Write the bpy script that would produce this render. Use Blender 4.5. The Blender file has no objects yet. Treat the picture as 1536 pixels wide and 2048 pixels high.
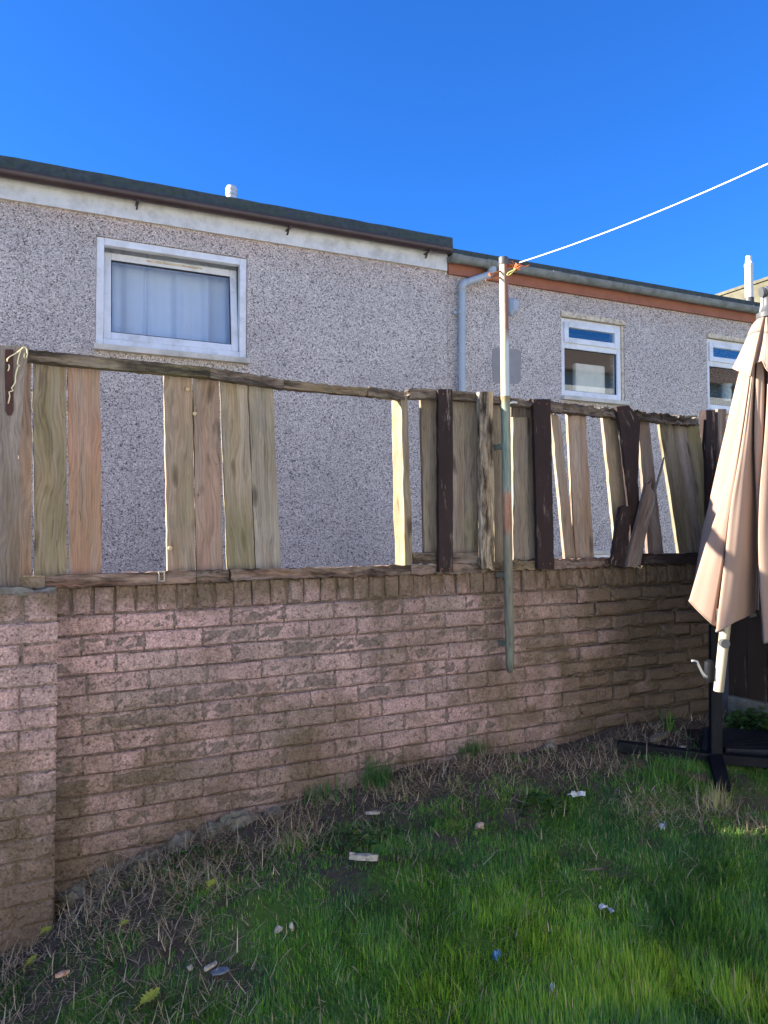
import bpy, bmesh, math, random
import numpy as np
from mathutils import Vector, Matrix

random.seed(7)
rng = np.random.default_rng(11)
scene = bpy.context.scene
COL = scene.collection

# ------------------------------------------------------------------ camera
FPX = 1540.0
YAW = math.radians(27.0)
PITCH = math.atan(56.0 / FPX)
CAM = Vector((0.0, 0.0, 1.5))
cam_data = bpy.data.cameras.new('camera')
cam_data.sensor_fit = 'VERTICAL'
cam_data.sensor_height = 34.6
cam_data.lens = 34.6 * FPX / 2048.0
cam_data.clip_start = 0.05
cam_data.clip_end = 1000.0
cam = bpy.data.objects.new('camera', cam_data)
COL.objects.link(cam)
cam.location = CAM
cam.rotation_euler = (math.pi / 2 + PITCH, 0.0, -YAW)
scene.camera = cam

# ------------------------------------------------------------------ light
SUN = Vector((0.86, -0.335, -0.365)).normalized()          # direction the light travels
SUN_EL = math.asin(-SUN.z)
SUN_AZ = math.atan2(-SUN.x, -SUN.y)                       # clockwise from +Y
world = bpy.data.worlds.new('World')
scene.world = world
world.use_nodes = True
wn = world.node_tree
wn.nodes.clear()
w_out = wn.nodes.new('ShaderNodeOutputWorld')
w_bg = wn.nodes.new('ShaderNodeBackground')
w_sky = wn.nodes.new('ShaderNodeTexSky')
w_sky.sky_type = 'NISHITA'
w_sky.sun_disc = False
w_sky.sun_elevation = SUN_EL
w_sky.sun_rotation = SUN_AZ % (2 * math.pi)
w_sky.air_density = 1.0
w_sky.dust_density = 0.3
w_sky.ozone_density = 3.0
w_mul = wn.nodes.new('ShaderNodeMix')
w_mul.data_type = 'RGBA'
w_mul.blend_type = 'MULTIPLY'
w_mul.inputs[0].default_value = 1.0
wn.links.new(w_sky.outputs[0], w_mul.inputs[6])
w_mul.inputs[7].default_value = (0.145, 0.47, 0.98, 1.0)    # deep clear-sky blue
wn.links.new(w_mul.outputs[2], w_bg.inputs[0])
w_bg.inputs[1].default_value = 0.060
wn.links.new(w_bg.outputs[0], w_out.inputs[0])

sun_data = bpy.data.lights.new('sun', 'SUN')
sun_data.energy = 5.0
sun_data.angle = math.radians(0.53)
sun_data.color = (1.0, 0.91, 0.78)
sun = bpy.data.objects.new('sun', sun_data)
COL.objects.link(sun)
sun.rotation_euler = SUN.to_track_quat('-Z', 'Y').to_euler()
sun.location = (-8, 8, 12)

scene.view_settings.view_transform = 'Standard'
scene.view_settings.look = 'None'
scene.view_settings.exposure = 2.5
scene.view_settings.gamma = 1.0
scene.view_settings.use_curve_mapping = False

# ------------------------------------------------------------------ measuring helpers: photo pixel -> point on a plane of the place
_f = Vector((math.sin(YAW) * math.cos(PITCH), math.cos(YAW) * math.cos(PITCH), math.sin(PITCH)))
_r = Vector((math.cos(YAW), -math.sin(YAW), 0.0))
_u = Vector((-math.sin(YAW) * math.sin(PITCH), -math.cos(YAW) * math.sin(PITCH), math.cos(PITCH)))
def ray(px, py):
    return _f + _r * ((px - 768) / FPX) + _u * ((1024 - py) / FPX)
def on_y(px, py, y):
    d = ray(px, py)
    return CAM + d * (y / d.y)
def at_depth(px, py, z):
    return CAM + ray(px, py) * z
HPHI = math.radians(-2.8)
HD = 6.3
HN = Vector((-math.sin(HPHI), math.cos(HPHI), 0))
HX = Vector((math.cos(HPHI), math.sin(HPHI), 0))
def on_h(px, py, d=0.0):                                   # in the frame of the houses: x along, y into the house, z up
    q = ray(px, py)
    p = CAM + q * ((HD + d) / q.dot(HN))
    return Vector((p.dot(HX), d, p.z))

# ------------------------------------------------------------------ ground height
_bx = [-6, 0.0, 0.14, 0.24, 0.32, 0.54, 0.79, 0.95, 1.25, 1.69, 1.96, 2.51, 2.94, 3.5, 5.0]
_bz = [0.05, 0.09, 0.11, 0.19, 0.25, 0.31, 0.37, 0.40, 0.43, 0.462, 0.485, 0.50, 0.515, 0.52, 0.52]
WALL_Y = 3.06
def sstep(a, b, x):
    t = np.clip((x - a) / (b - a), 0, 1)
    return t * t * (3 - 2 * t)
def ground_z(x, y):
    x = np.asarray(x, float); y = np.asarray(y, float)
    zb = np.interp(x, _bx, _bz)
    t = np.clip((WALL_Y + 0.02 - y) / 2.3, 0, 1)
    far = 0.06 + 0.05 * np.clip(x / 3, -1, 1)
    z = zb + (far - zb) * (0.55 * t + 0.45 * sstep(0, 1, t))
    bump = 0.012 * np.sin(x * 5.1 + 1.3 * np.sin(y * 3.7)) + 0.010 * np.sin(y * 7.3 + x * 2.9) + 0.006 * np.sin(x * 15.0 + y * 11.0) + 0.004 * np.sin(x * 27 - y * 23)
    near = sstep(8, 5, np.abs(x)) * sstep(-1.5, 0.5, y) * sstep(WALL_Y + .3, WALL_Y, y)
    return z * sstep(14, 6, np.abs(x - 1)) * sstep(-2.5, 0.5, y) + bump * near
def gz(x, y):
    return float(ground_z(x, y))
def on_g(px, py):
    d = ray(px, py)
    t = 0.8
    while t < 8:
        p = CAM + d * t
        if p.z <= gz(p.x, p.y):
            break
        t += 0.01
    return CAM + d * t

# ------------------------------------------------------------------ mesh builder
class MB:
    def __init__(s):
        s.v = []; s.f = []; s.g = []                       # g: grain coordinate per vertex (optional)
    def add(s, vs, fs, gs=None):
        o = len(s.v)
        s.v += [tuple(v) for v in vs]
        s.f += [tuple(i + o for i in f) for f in fs]
        s.g += list(gs) if gs is not None else [tuple(v) for v in vs]
    def box(s, x0, x1, y0, y1, z0, z1):
        s.add([(x0, y0, z0), (x1, y0, z0), (x1, y1, z0), (x0, y1, z0), (x0, y0, z1), (x1, y0, z1), (x1, y1, z1), (x0, y1, z1)],
              [(0, 1, 5, 4), (1, 2, 6, 5), (2, 3, 7, 6), (3, 0, 4, 7), (4, 5, 6, 7), (3, 2, 1, 0)])
    def hexa(s, p):                                        # 8 corners, bottom four then top four
        s.add(p, [(0, 1, 5, 4), (1, 2, 6, 5), (2, 3, 7, 6), (3, 0, 4, 7), (4, 5, 6, 7), (3, 2, 1, 0)])
    def quad(s, a, b, c, d):
        s.add([a, b, c, d], [(0, 1, 2, 3)])
    def prism(s, poly, y0, y1):                            # polygon in x,z extruded along y
        n = len(poly)
        vs = [(x, y0, z) for x, z in poly] + [(x, y1, z) for x, z in poly]
        fs = [tuple(range(n)), tuple(range(2 * n - 1, n - 1, -1))]
        fs += [(i, i + n, (i + 1) % n + n, (i + 1) % n) for i in range(n)]
        s.add(vs, fs)
    def tube(s, path, rad, seg=10, caps=True):
        path = [Vector(p) for p in path]
        rads = rad if hasattr(rad, '__len__') else [rad] * len(path)
        rings = []; prev = None
        for i, p in enumerate(path):
            a = path[max(i - 1, 0)]; b = path[min(i + 1, len(path) - 1)]
            t = (b - a).normalized()
            n = prev if prev is not None else (Vector((0, 0, 1)) if abs(t.z) < .9 else Vector((1, 0, 0)))
            n = (n - t * n.dot(t)).normalized(); prev = n
            m = t.cross(n)
            rings.append([p + (n * math.cos(2 * math.pi * k / seg) + m * math.sin(2 * math.pi * k / seg)) * rads[i] for k in range(seg)])
        vs = [v for r in rings for v in r]; fs = []
        for i in range(len(path) - 1):
            for k in range(seg):
                k2 = (k + 1) % seg
                fs.append((i * seg + k, i * seg + k2, (i + 1) * seg + k2, (i + 1) * seg + k))
        if caps:
            fs.append(tuple(range(seg - 1, -1, -1)))
            fs.append(tuple(range((len(path) - 1) * seg, len(path) * seg)))
        s.add(vs, fs)
    def lathe(s, prof, c, seg=20):                         # profile of (r, z) around a vertical axis at c
        s.tube([(c[0], c[1], c[2] + z) for r, z in prof], [max(r, 1e-4) for r, z in prof], seg)
    def bar(s, a, b, w, h, up=(0, 0, 1)):                  # box section bar from a to b
        a = Vector(a); b = Vector(b); t = (b - a).normalized(); up = Vector(up)
        sd = t.cross(up).normalized(); up = sd.cross(t)
        p = []
        for q in (-1, 1):
            o = up * (q * h / 2)
            p += [a - sd * w / 2 + o, a + sd * w / 2 + o, b + sd * w / 2 + o, b - sd * w / 2 + o]
        s.hexa(p)
    def build(s, name, mat, parent=None, local=False, smooth=False, recalc=True, bevel=0, color=None, grain=False):
        me = bpy.data.meshes.new(name)
        vs = s.v
        if parent is not None and not local:
            inv = WM[parent.name].inverted()
            vs = [inv @ Vector(v) for v in vs]
        me.from_pydata([tuple(v) for v in vs], [], s.f)
        if grain:
            at = me.attributes.new('grain', 'FLOAT_VECTOR', 'POINT')
            at.data.foreach_set('vector', np.array(s.g, dtype=np.float32).ravel())
        if recalc or bevel:
            bm = bmesh.new(); bm.from_mesh(me)
            if recalc: bmesh.ops.recalc_face_normals(bm, faces=bm.faces)
            if bevel:
                es = [e for e in bm.edges if len(e.link_faces) == 2 and e.calc_face_angle(0) > .6]
                bmesh.ops.bevel(bm, geom=es, offset=bevel, segments=2, affect='EDGES', profile=.6)
            bm.to_mesh(me); bm.free()
        if smooth:
            me.polygons.foreach_set('use_smooth', [True] * len(me.polygons))
            if smooth != 'all':
                bm = bmesh.new(); bm.from_mesh(me)
                for e in bm.edges:
                    if len(e.link_faces) == 2 and e.calc_face_angle(0) > .7: e.smooth = False
                bm.to_mesh(me); bm.free()
        me.materials.append(mat)
        o = bpy.data.objects.new(name, me)
        COL.objects.link(o)
        if parent is not None: o.parent = parent
        if color is not None: o.color = color
        WM[o.name] = WM[parent.name] if parent is not None else Matrix()
        return o

WM = {}
def thing(name, label, cat, loc=(0, 0, 0), rotz=0.0, group=None):
    o = bpy.data.objects.new(name, None); COL.objects.link(o)
    o.location = loc; o.rotation_euler = (0, 0, rotz)
    o.empty_display_size = .1
    o['label'] = label; o['category'] = cat
    if group: o['group'] = group
    WM[o.name] = Matrix.Translation(Vector(loc)) @ Matrix.Rotation(rotz, 4, 'Z')
    return o
def tag(o, label, cat, group=None, kind=None):
    if label: o['label'] = label
    if cat: o['category'] = cat
    if group: o['group'] = group
    if kind: o['kind'] = kind
    return o
def solo(mb, name, mat, loc, label, cat, group=None, **k):   # a thing that is one mesh, origin at loc
    mb.v = [tuple(Vector(v) - Vector(loc)) for v in mb.v]
    o = mb.build(name, mat, **k)
    o.location = loc
    return tag(o, label, cat, group)

# ------------------------------------------------------------------ materials
class NT:
    def __init__(s, name):
        s.m = bpy.data.materials.new(name); s.m.use_nodes = True
        s.t = s.m.node_tree; s.t.nodes.clear()
        s.out = s.t.nodes.new('ShaderNodeOutputMaterial')
    def n(s, typ, ins=None, **props):
        nd = s.t.nodes.new('ShaderNode' + typ)
        for k, v in props.items(): setattr(nd, k, v)
        for k, v in (ins or {}).items(): s.put(nd.inputs[k], v)
        return nd
    def put(s, sock, v):
        if isinstance(v, bpy.types.NodeSocket): s.t.links.new(v, sock)
        elif isinstance(v, (tuple, list)) and len(v) == 3 and sock.type == 'RGBA': sock.default_value = (*v, 1)
        else: sock.default_value = v
    def math(s, op, a, b=0.0, c=0.0, clamp=False):
        nd = s.n('Math', {0: a, 1: b, 2: c}, operation=op); nd.use_clamp = clamp
        return nd.outputs[0]
    def vmul(s, v, k):
        return s.n('VectorMath', {0: v, 1: k}, operation='MULTIPLY').outputs[0]
    def vadd(s, v, k):
        return s.n('VectorMath', {0: v, 1: k}, operation='ADD').outputs[0]
    def noise(s, v, scale, detail=4.0, rough=.55, dist=0.0):
        return s.n('TexNoise', {'Vector': v, 'Scale': scale, 'Detail': detail, 'Roughness': rough, 'Distortion': dist}).outputs['Fac']
    def ramp(s, f, stops, interp='LINEAR'):
        nd = s.n('ValToRGB', {0: f}); cr = nd.color_ramp; cr.interpolation = interp
        while len(cr.elements) < len(stops): cr.elements.new(.5)
        for e, (p, c) in zip(cr.elements, stops):
            e.position = p
            e.color = (c, c, c, 1) if not hasattr(c, '__len__') else (*c, 1)
        return nd.outputs[0]
    def mix(s, f, a, b, mode='MIX'):
        nd = s.n('Mix', {0: f, 6: a, 7: b}, data_type='RGBA', blend_type=mode)
        return nd.outputs[2]
    def pos(s):
        return s.n('NewGeometry').outputs['Position']
    def objc(s):
        return s.n('TexCoord').outputs['Object']
    def finish(s, col, rough=.8, bump=None, bstr=.5, bdist=.005, spec=.3, metal=0.0, **ex):
        p = s.n('BsdfPrincipled', {'Base Color': col, 'Roughness': rough, 'Specular IOR Level': spec, 'Metallic': metal})
        for k, v in ex.items(): s.put(p.inputs[k.replace('_', ' ')], v)
        if bump is not None:
            b = s.n('Bump', {'Height': bump, 'Strength': bstr, 'Distance': bdist})
            s.t.links.new(b.outputs[0], p.inputs['Normal'])
        s.t.links.new(p.outputs[0], s.out.inputs[0])
        return s.m

def mat_plain(name, col, rough=.6, var=.25, scale=14.0, spec=.35, metal=0.0, bump=.15, dirt=None, dirt_amt=.5, ds=4.0):
    g = NT(name); p = g.pos()
    a = g.noise(p, scale, 6, .6)
    c = g.mix(1.0, col, g.ramp(a, [(.25, 1 - var), (.75, 1 + var)]), 'MULTIPLY')
    if dirt:
        d = g.ramp(g.noise(p, ds, 7, .68), [(.46, 0), (.66, 1)])
        c = g.mix(g.math('MULTIPLY', d, dirt_amt), c, dirt)
    return g.finish(c, rough, g.noise(p, scale * 6, 4), bump, .002, spec, metal)

def mat_wood(name, painted=None, dark=1.0, rotn=0.0):
    g = NT(name)
    at = g.n('Attribute', attribute_name='grain', attribute_type='GEOMETRY').outputs['Vector']
    oi = g.n('ObjectInfo')
    rnd = g.n('Combine' + 'XYZ', {0: g.math('MULTIPLY', oi.outputs['Random'], 41.0), 1: g.math('MULTIPLY', oi.outputs['Random'], 17.0), 2: g.math('MULTIPLY', oi.outputs['Random'], 29.0)}).outputs[0]
    v = g.vadd(at, rnd)
    warp = g.n('TexNoise', {'Vector': g.vmul(v, (9, 9, 2.3)), 'Scale': 1.0, 'Detail': 3.0}).outputs['Color']
    wv = g.vadd(v, g.vmul(g.vadd(warp, (-.5, -.5, -.5)), (.12, .12, .0)))
    a = g.noise(g.vmul(wv, (42, 42, 1.7)), 1.0, 7, .68)
    b = g.noise(g.vmul(wv, (150, 150, 4.0)), 1.0, 4, .6)
    rings = g.n('TexWave', {'Vector': g.vmul(wv, (1, 1, .02)), 'Scale': 26.0, 'Distortion': 3.0, 'Detail': 3.0, 'Detail Scale': 1.2}, wave_type='BANDS', bands_direction='X').outputs['Fac']
    kn = g.n('TexVoronoi', {'Vector': g.vmul(wv, (11, 11, 3.4)), 'Scale': 1.0}).outputs['Distance']
    knot = g.ramp(kn, [(.06, 1), (.15, .55), (.2, 0)])
    streak = g.math('ADD', g.math('MULTIPLY', a, .70), g.math('ADD', g.math('MULTIPLY', rings, .08), g.math('MULTIPLY', b, .22)))
    shade = g.ramp(streak, [(.30, .42), (.43, .78), (.55, 1.03), (.70, 1.32)])
    col = g.mix(1.0, oi.outputs['Color'], shade, 'MULTIPLY')
    big = g.noise(g.vmul(v, (6, 6, 2.2)), 1.0, 5, .6)
    col = g.mix(g.ramp(big, [(.38, 0), (.66, .55)]), col, g.mix(1.0, col, (.62, .60, .62), 'MULTIPLY'))
    gw = g.noise(g.vmul(v, (13, 13, 1.4)), 1.0, 6, .65)
    col = g.mix(g.ramp(gw, [(.42, 0), (.68, .7)]), col, g.mix(1.0, (.30, .275, .245), shade, 'MULTIPLY'))
    crk = g.ramp(g.noise(g.vmul(wv, (75, 75, 1.1)), 1.0, 5, .7), [(.30, 1), (.36, 0)])
    col = g.mix(g.math('MULTIPLY', crk, .75), col, (.035, .026, .020))
    col = g.mix(g.math('MULTIPLY', knot, .75), col, (.035, .022, .016))
    gm = g.ramp(g.noise(g.vmul(v, (5, 5, 1.6)), 1.0, 6, .6), [(.40, 0), (.62, 1)])
    gr = g.mix(1.0, (.165, .150, .070), shade, 'MULTIPLY')
    col = g.mix(g.math('MULTIPLY', gm, oi.outputs['Alpha']), col, gr)
    if painted:
        pm = g.ramp(g.noise(g.vmul(v, (34, 34, 5.0)), 1.0, 8, .75), [(.58, 1), (.64, 0)])
        pc = g.mix(1.0, painted, g.ramp(big, [(.3, .75), (.7, 1.25)]), 'MULTIPLY')
        col = g.mix(pm, col, pc)
    if rotn:
        rm = g.ramp(g.noise(g.vmul(v, (26, 26, 5)), 1.0, 9, .72), [(.42, 0), (.60, 1)])
        col = g.mix(g.math('MULTIPLY', rm, rotn), col, (.014, .010, .008))
    h = g.math('ADD', g.math('SUBTRACT', streak, g.math('MULTIPLY', crk, .5)), g.math('MULTIPLY', knot, -.2))
    return g.finish(col, .85, h, .8 if not painted else .45, .004 + .01 * rotn, .2)

WOOD = mat_wood('weathered_wood')
ROT = mat_wood('rotten_wood', rotn=.82)
MOTTLE = mat_wood('mottled_wood', rotn=.95)
PAINTW = mat_wood('brown_painted_wood', painted=(.026, .017, .016))

def mat_pebbledash():
    g = NT('pebbledash'); p = g.pos()
    j = g.vadd(p, g.vmul(g.n('TexNoise', {'Vector': p, 'Scale': 60.0}).outputs['Color'], (.012, .012, .012)))
    vo = g.n('TexVoronoi', {'Vector': j, 'Scale': 125.0, 'Randomness': 1.0})
    rv = g.n('SeparateColor', {0: vo.outputs['Color']})
    base = g.ramp(rv.outputs[0], [(.0, (.09, .083, .08)), (.10, (.19, .18, .17)), (.20, (.43, .40, .385)), (.55, (.57, .535, .51)), (.85, (.65, .62, .595)), (1, (.86, .84, .81))])
    pk = g.mix(g.math('MULTIPLY', rv.outputs[1], .30), base, g.mix(1.0, base, (1.0, .80, .74), 'MULTIPLY'))
    edge = g.ramp(vo.outputs['Distance'], [(.35, 1.0), (.8, .6)])
    c = g.mix(1.0, pk, edge, 'MULTIPLY')
    big = g.noise(p, 1.3, 6, .6)
    c = g.mix(1.0, c, g.ramp(big, [(.3, (.97, .94, .90)), (.7, (1.20, 1.16, 1.10))]), 'MULTIPLY')
    st = g.noise(g.vmul(p, (5, 5, .7)), 1.0, 6, .65)
    c = g.mix(g.ramp(st, [(.60, 0), (.78, .35)]), c, (.13, .11, .10))
    zz = g.n('SeparateXYZ', {0: p}).outputs[2]
    up = g.math('ADD', g.math('MULTIPLY', g.math('SUBTRACT', zz, 3.72), 2.6), g.math('MULTIPLY', g.math('SUBTRACT', g.noise(p, 6, 5), .5), 1.2))
    c = g.mix(g.ramp(up, [(.1, 0), (1, .55)]), c, g.mix(1.0, c, (1.0, .80, .68), 'MULTIPLY'))
    h = g.math('SUBTRACT', 1.0, vo.outputs['Distance'])
    return g.finish(c, .8, h, .7, .005, .3)
PEB = mat_pebbledash()

def mat_brick(name, mortar=False):
    g = NT(name); p = g.pos()
    oi = g.n('ObjectInfo')
    sp = g.n('SeparateXYZ', {0: p})
    patch = g.noise(g.vadd(p, (9, 2, 4)), 3.2, 5, .6)
    if mortar:
        col = g.mix(g.noise(p, 9, 6, .7), (.15, .112, .098), (.33, .245, .222))
    else:
        r = oi.outputs['Random']
        col = g.ramp(r, [(0, (.55, .36, .335)), (.3, (.49, .33, .305)), (.5, (.44, .315, .28)), (.75, (.57, .375, .35)), (1, (.48, .31, .27))], 'LINEAR')
    # open aggregate face: pale crumbs and dark pits
    n1 = g.noise(p, 120, 5, .85)
    col = g.mix(1.0, col, g.ramp(n1, [(.34, .30), (.46, .85), (.54, 1.10), (.66, 1.65)]), 'MULTIPLY')
    pit = g.ramp(g.noise(p, 62, 8, .82), [(.36, 1), (.47, 0)])
    big = g.noise(p, 4.5, 6, .62)
    col = g.mix(g.math('MULTIPLY', pit, .82), col, (.05, .036, .032))
    soot = g.ramp(g.noise(g.vadd(p, (3, 1, 7)), 7.5, 9, .74), [(.44, 0), (.70, 1)])
    col = g.mix(g.math('MULTIPLY', soot, .60), col, (.105, .080, .068))
    col = g.mix(g.ramp(patch, [(.42, 0), (.76, .55)]), col, g.mix(1.0, (.27, .225, .19), g.ramp(n1, [(.30, .5), (.5, 1.0), (.72, 1.4)]), 'MULTIPLY'))
    # algae creeping up from the ground and, to the right, corner shade painted in with it; the pier is a little cleaner
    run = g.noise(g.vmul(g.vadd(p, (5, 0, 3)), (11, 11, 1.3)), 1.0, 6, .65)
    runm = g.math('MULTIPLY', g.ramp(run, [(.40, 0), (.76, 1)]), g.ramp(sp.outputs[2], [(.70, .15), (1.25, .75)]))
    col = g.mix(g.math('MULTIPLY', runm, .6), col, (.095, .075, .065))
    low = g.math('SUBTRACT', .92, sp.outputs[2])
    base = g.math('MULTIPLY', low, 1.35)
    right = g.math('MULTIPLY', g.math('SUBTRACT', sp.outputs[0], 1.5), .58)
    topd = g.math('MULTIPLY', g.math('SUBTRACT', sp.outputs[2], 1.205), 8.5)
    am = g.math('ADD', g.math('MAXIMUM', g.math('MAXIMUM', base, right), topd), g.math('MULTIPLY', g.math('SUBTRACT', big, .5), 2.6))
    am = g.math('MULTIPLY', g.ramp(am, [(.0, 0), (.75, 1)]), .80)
    alg_shade = g.mix(1.0, g.mix(g.noise(p, 3.0, 3), (.150, .102, .060), (.112, .090, .054)), g.ramp(n1, [(.30, .45), (.5, 1.0), (.72, 1.4)]), 'MULTIPLY')
    col = g.mix(am, col, alg_shade)
    shade_r = g.math('MULTIPLY', g.math('SUBTRACT', sp.outputs[0], 2.45), 1.5)  # dark tone painting shade into the right-hand end of the wall
    shade_m = g.ramp(g.math('ADD', shade_r, g.math('MULTIPLY', g.math('SUBTRACT', big, .5), 1.6)), [(0, 0), (1, 1)])
    col = g.mix(g.math('MULTIPLY', shade_m, .5), col, (.052, .045, .034))
    # pale drip below the end of the clothes post
    dx = g.math('MULTIPLY', g.math('ABSOLUTE', g.math('SUBTRACT', sp.outputs[0], 2.245)), 17.0)
    dr = g.math('SUBTRACT', 1.0, dx, clamp=True)
    dz = g.math('MULTIPLY', g.ramp(sp.outputs[2], [(.55, 1), (.86, .0)]), g.ramp(g.noise(p, 14, 5), [(.35, .2), (.6, 1)]))
    col = g.mix(g.math('MULTIPLY', g.math('MULTIPLY', dr, dz), .6), col, (.26, .21, .115))
    h = g.math('ADD', g.math('MULTIPLY', n1, .5), g.math('SUBTRACT', g.math('MULTIPLY', g.noise(p, 30, 6, .7), .3), g.math('MULTIPLY', pit, .35)))
    return g.finish(col, .92, h, .85, .006, .15)
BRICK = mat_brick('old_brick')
MORTAR = mat_brick('old_mortar', True)

def mat_ground():
    g = NT('soil_and_turf'); p = g.pos()
    n1 = g.noise(p, 26, 8, .7); n2 = g.noise(p, 2.6, 6, .6)
    soil = g.mix(n1, (.035, .026, .020), (.15, .118, .09))
    turf = g.mix(g.noise(p, 60, 4), (.045, .095, .018), (.13, .23, .04))
    sp = g.n('SeparateXYZ', {0: p})
    m = g.math('ADD', g.math('MULTIPLY', g.math('SUBTRACT', 2.70, sp.outputs[1]), 1.2), g.math('MULTIPLY', g.math('SUBTRACT', n2, .5), 3.0))
    col = g.mix(g.ramp(m, [(.2, 0), (.6, 1)]), soil, turf)
    return g.finish(col, .95, n1, 1.0, .02, .1)
GROUND = mat_ground()

def mat_blade(name, stops, trans=.25):
    g = NT(name)
    t = g.n('Attribute', attribute_name='tint', attribute_type='GEOMETRY').outputs['Fac']
    col = g.ramp(t, stops)
    d = g.n('BsdfPrincipled', {'Base Color': col, 'Roughness': .55, 'Specular IOR Level': .3})
    tr = g.n('BsdfTranslucent', {'Color': col})
    mx = g.n('MixShader', {0: trans, 1: d.outputs[0], 2: tr.outputs[0]})
    g.t.links.new(mx.outputs[0], g.out.inputs[0])
    return g.m
GRASS = mat_blade('grass_blades', [(0, (.060, .160, .050)), (.3, (.115, .290, .055)), (.62, (.235, .45, .040)), (.88, (.42, .56, .05)), (1, (.52, .45, .25))], .45)
STRAW = mat_blade('dry_straw', [(0, (.15, .105, .062)), (.5, (.40, .30, .185)), (1, (.62, .50, .33))], .15)
LEAFM = mat_blade('weed_leaves', [(0, (.022, .055, .014)), (.6, (.045, .105, .025)), (1, (.09, .16, .04))], .25)
YLEAF = mat_plain('yellow_leaf', (.30, .32, .04), .6, .3, 60)
BLEAF = mat_plain('brown_leaf', (.27, .17, .10), .7, .3, 60)

def mat_glass():
    g = NT('window_glass')
    fa = g.math('POWER', g.n('LayerWeight', {'Blend': .5}).outputs['Facing'], 4.0)
    fr = g.math('ADD', .075, g.math('MULTIPLY', fa, .9), clamp=True)
    tr = g.n('BsdfTransparent', {'Color': (.96, .98, .98)})
    gl = g.n('BsdfGlossy', {'Color': (1, 1, 1), 'Roughness': .004})
    mx = g.n('MixShader', {0: fr, 1: tr.outputs[0], 2: gl.outputs[0]})
    g.t.links.new(mx.outputs[0], g.out.inputs[0])
    return g.m
GLASS = mat_glass()
UPVC = mat_plain('white_plastic_frame', (.74, .75, .76), .35, .05, 9, .45, 0, .03, (.34, .33, .28), .45, 6.0)
SILL = mat_plain('cream_sill', (.62, .58, .50), .6, .1, 12, .3, 0, .1, (.20, .19, .13), .5)
LINTEL = mat_plain('flaking_lintel_paint', (.66, .56, .41), .8, .25, 25, .2, 0, .5, (.22, .14, .08), .7, 26.0)
SEAL = mat_plain('black_rubber', (.012, .012, .013), .5, .1)
FASCIA = mat_plain('white_fascia', (.66, .65, .62), .45, .08, 5, .4, 0, .05, (.30, .29, .25), .5, 7.0)
TERRA = mat_plain('terracotta_paint', (.33, .125, .075), .7, .15, 9, .3, 0, .12, (.20, .09, .06), .5, 5.0)
FELT = mat_plain('mossy_roof_felt', (.060, .072, .074), .95, .35, 22, .1, 0, .8, (.075, .10, .045), .55, 16.0)
BGUT = mat_plain('brown_gutter', (.045, .026, .028), .4, .15, 10, .45, 0, .05, (.08, .06, .05), .4)
GGUT = mat_plain('grey_gutter', (.22, .23, .215), .65, .22, 9, .3, 0, .2, (.10, .10, .075), .6, 7.0)
GPIPE = mat_plain('pale_grey_pipe', (.40, .44, .47), .45, .08, 8, .4, 0, .05, (.25, .25, .23), .3)
METAL = mat_plain('galvanised_flue', (.62, .62, .60), .4, .1, 12, .5, .25, .05, (.35, .34, .30), .35)
WHITEP = mat_plain('white_flue', (.55, .54, .52), .4, .05, 9, .4, 0, .04)
GREYP = mat_plain('dark_grey_plastic', (.055, .058, .062), .5, .12)
CEMENT = mat_plain('smooth_cement', (.30, .28, .27), .85, .12, 16, .2, 0, .25, (.22, .20, .19), .5)
CURT = mat_plain('white_curtain', (.66, .71, .78), .9, .04, 6, .1, 0, .02)
CREAM = mat_plain('cream_cloth', (.78, .72, .60), .9, .12, 12, .1)
ROOM = mat_plain('room_plaster', (.40, .39, .37), .9, .05)
MOSSY = mat_plain('lichened_panel', (.105, .098, .070), .95, .3, 7, .1, 0, .6, (.06, .06, .035), .6, 3.0)
BLACKM = mat_plain('black_powder_coat', (.005, .006, .009), .6, .15, 12, .15, 0, .05, (.014, .015, .016), .4, 12)
BLACKP = mat_plain('black_plastic_weight', (.008, .010, .016), .6, .2, 10, .2, 0, .1, (.016, .017, .022), .5, 8)
BEIGE = mat_plain('beige_tube', (.30, .265, .20), .38, .06, 8, .45, 0, .03)
CHROME = mat_plain('bright_crank', (.34, .36, .40), .35, .05, 10, .5, .8, .03)
RUST = mat_plain('rusty_iron', (.20, .075, .040), .85, .3, 40, .2, .1, .5, (.34, .16, .09), .5, 30)
ROPE = mat_plain('white_line', (.72, .72, .68), .7, .1, 60)
TWINE = mat_plain('orange_twine', (.55, .15, .06), .8, .25, 60)
LOOP = mat_plain('yellow_cord', (.75, .68, .20), .7, .1, 60)
SCROLL = mat_plain('pale_wire', (.70, .60, .34), .5, .2, 50)  # pale colour stands in for sunlight catching the wire
PLATE = mat_plain('red_brown_plate', (.055, .022, .018), .7, .3, 25, .3, .1, .3)
STONE = mat_plain('grey_rubble', (.19, .175, .14), .95, .4, 30, .1, 0, 1.0, (.075, .075, .045), .7, 9.0)
CHALK = mat_plain('pale_stone', (.40, .36, .30), .9, .3, 40, dirt=(.12, .10, .07), dirt_amt=.7, ds=60.0)
PINKST = mat_plain('pinkish_stone', (.42, .30, .23), .9, .3, 40, dirt=(.16, .11, .08), dirt_amt=.7, ds=60.0)
PAPER = mat_plain('white_scrap', (.58, .60, .56), .7, .15, 40, dirt=(.22, .21, .16), dirt_amt=.7, ds=30)
BLUEP = mat_plain('blue_plastic', (.05, .16, .32), .4, .1, 40)
SLATE = mat_plain('blue_grey_slate', (.13, .16, .20), .7, .2, 40)
OCHIP = mat_plain('orange_painted_chip', (.60, .30, .17), .8, .3, 60, dirt=(.7, .66, .6), dirt_amt=.8, ds=50)
SNAILM = mat_plain('snail_shell', (.50, .38, .20), .4, .25, 90)
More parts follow.
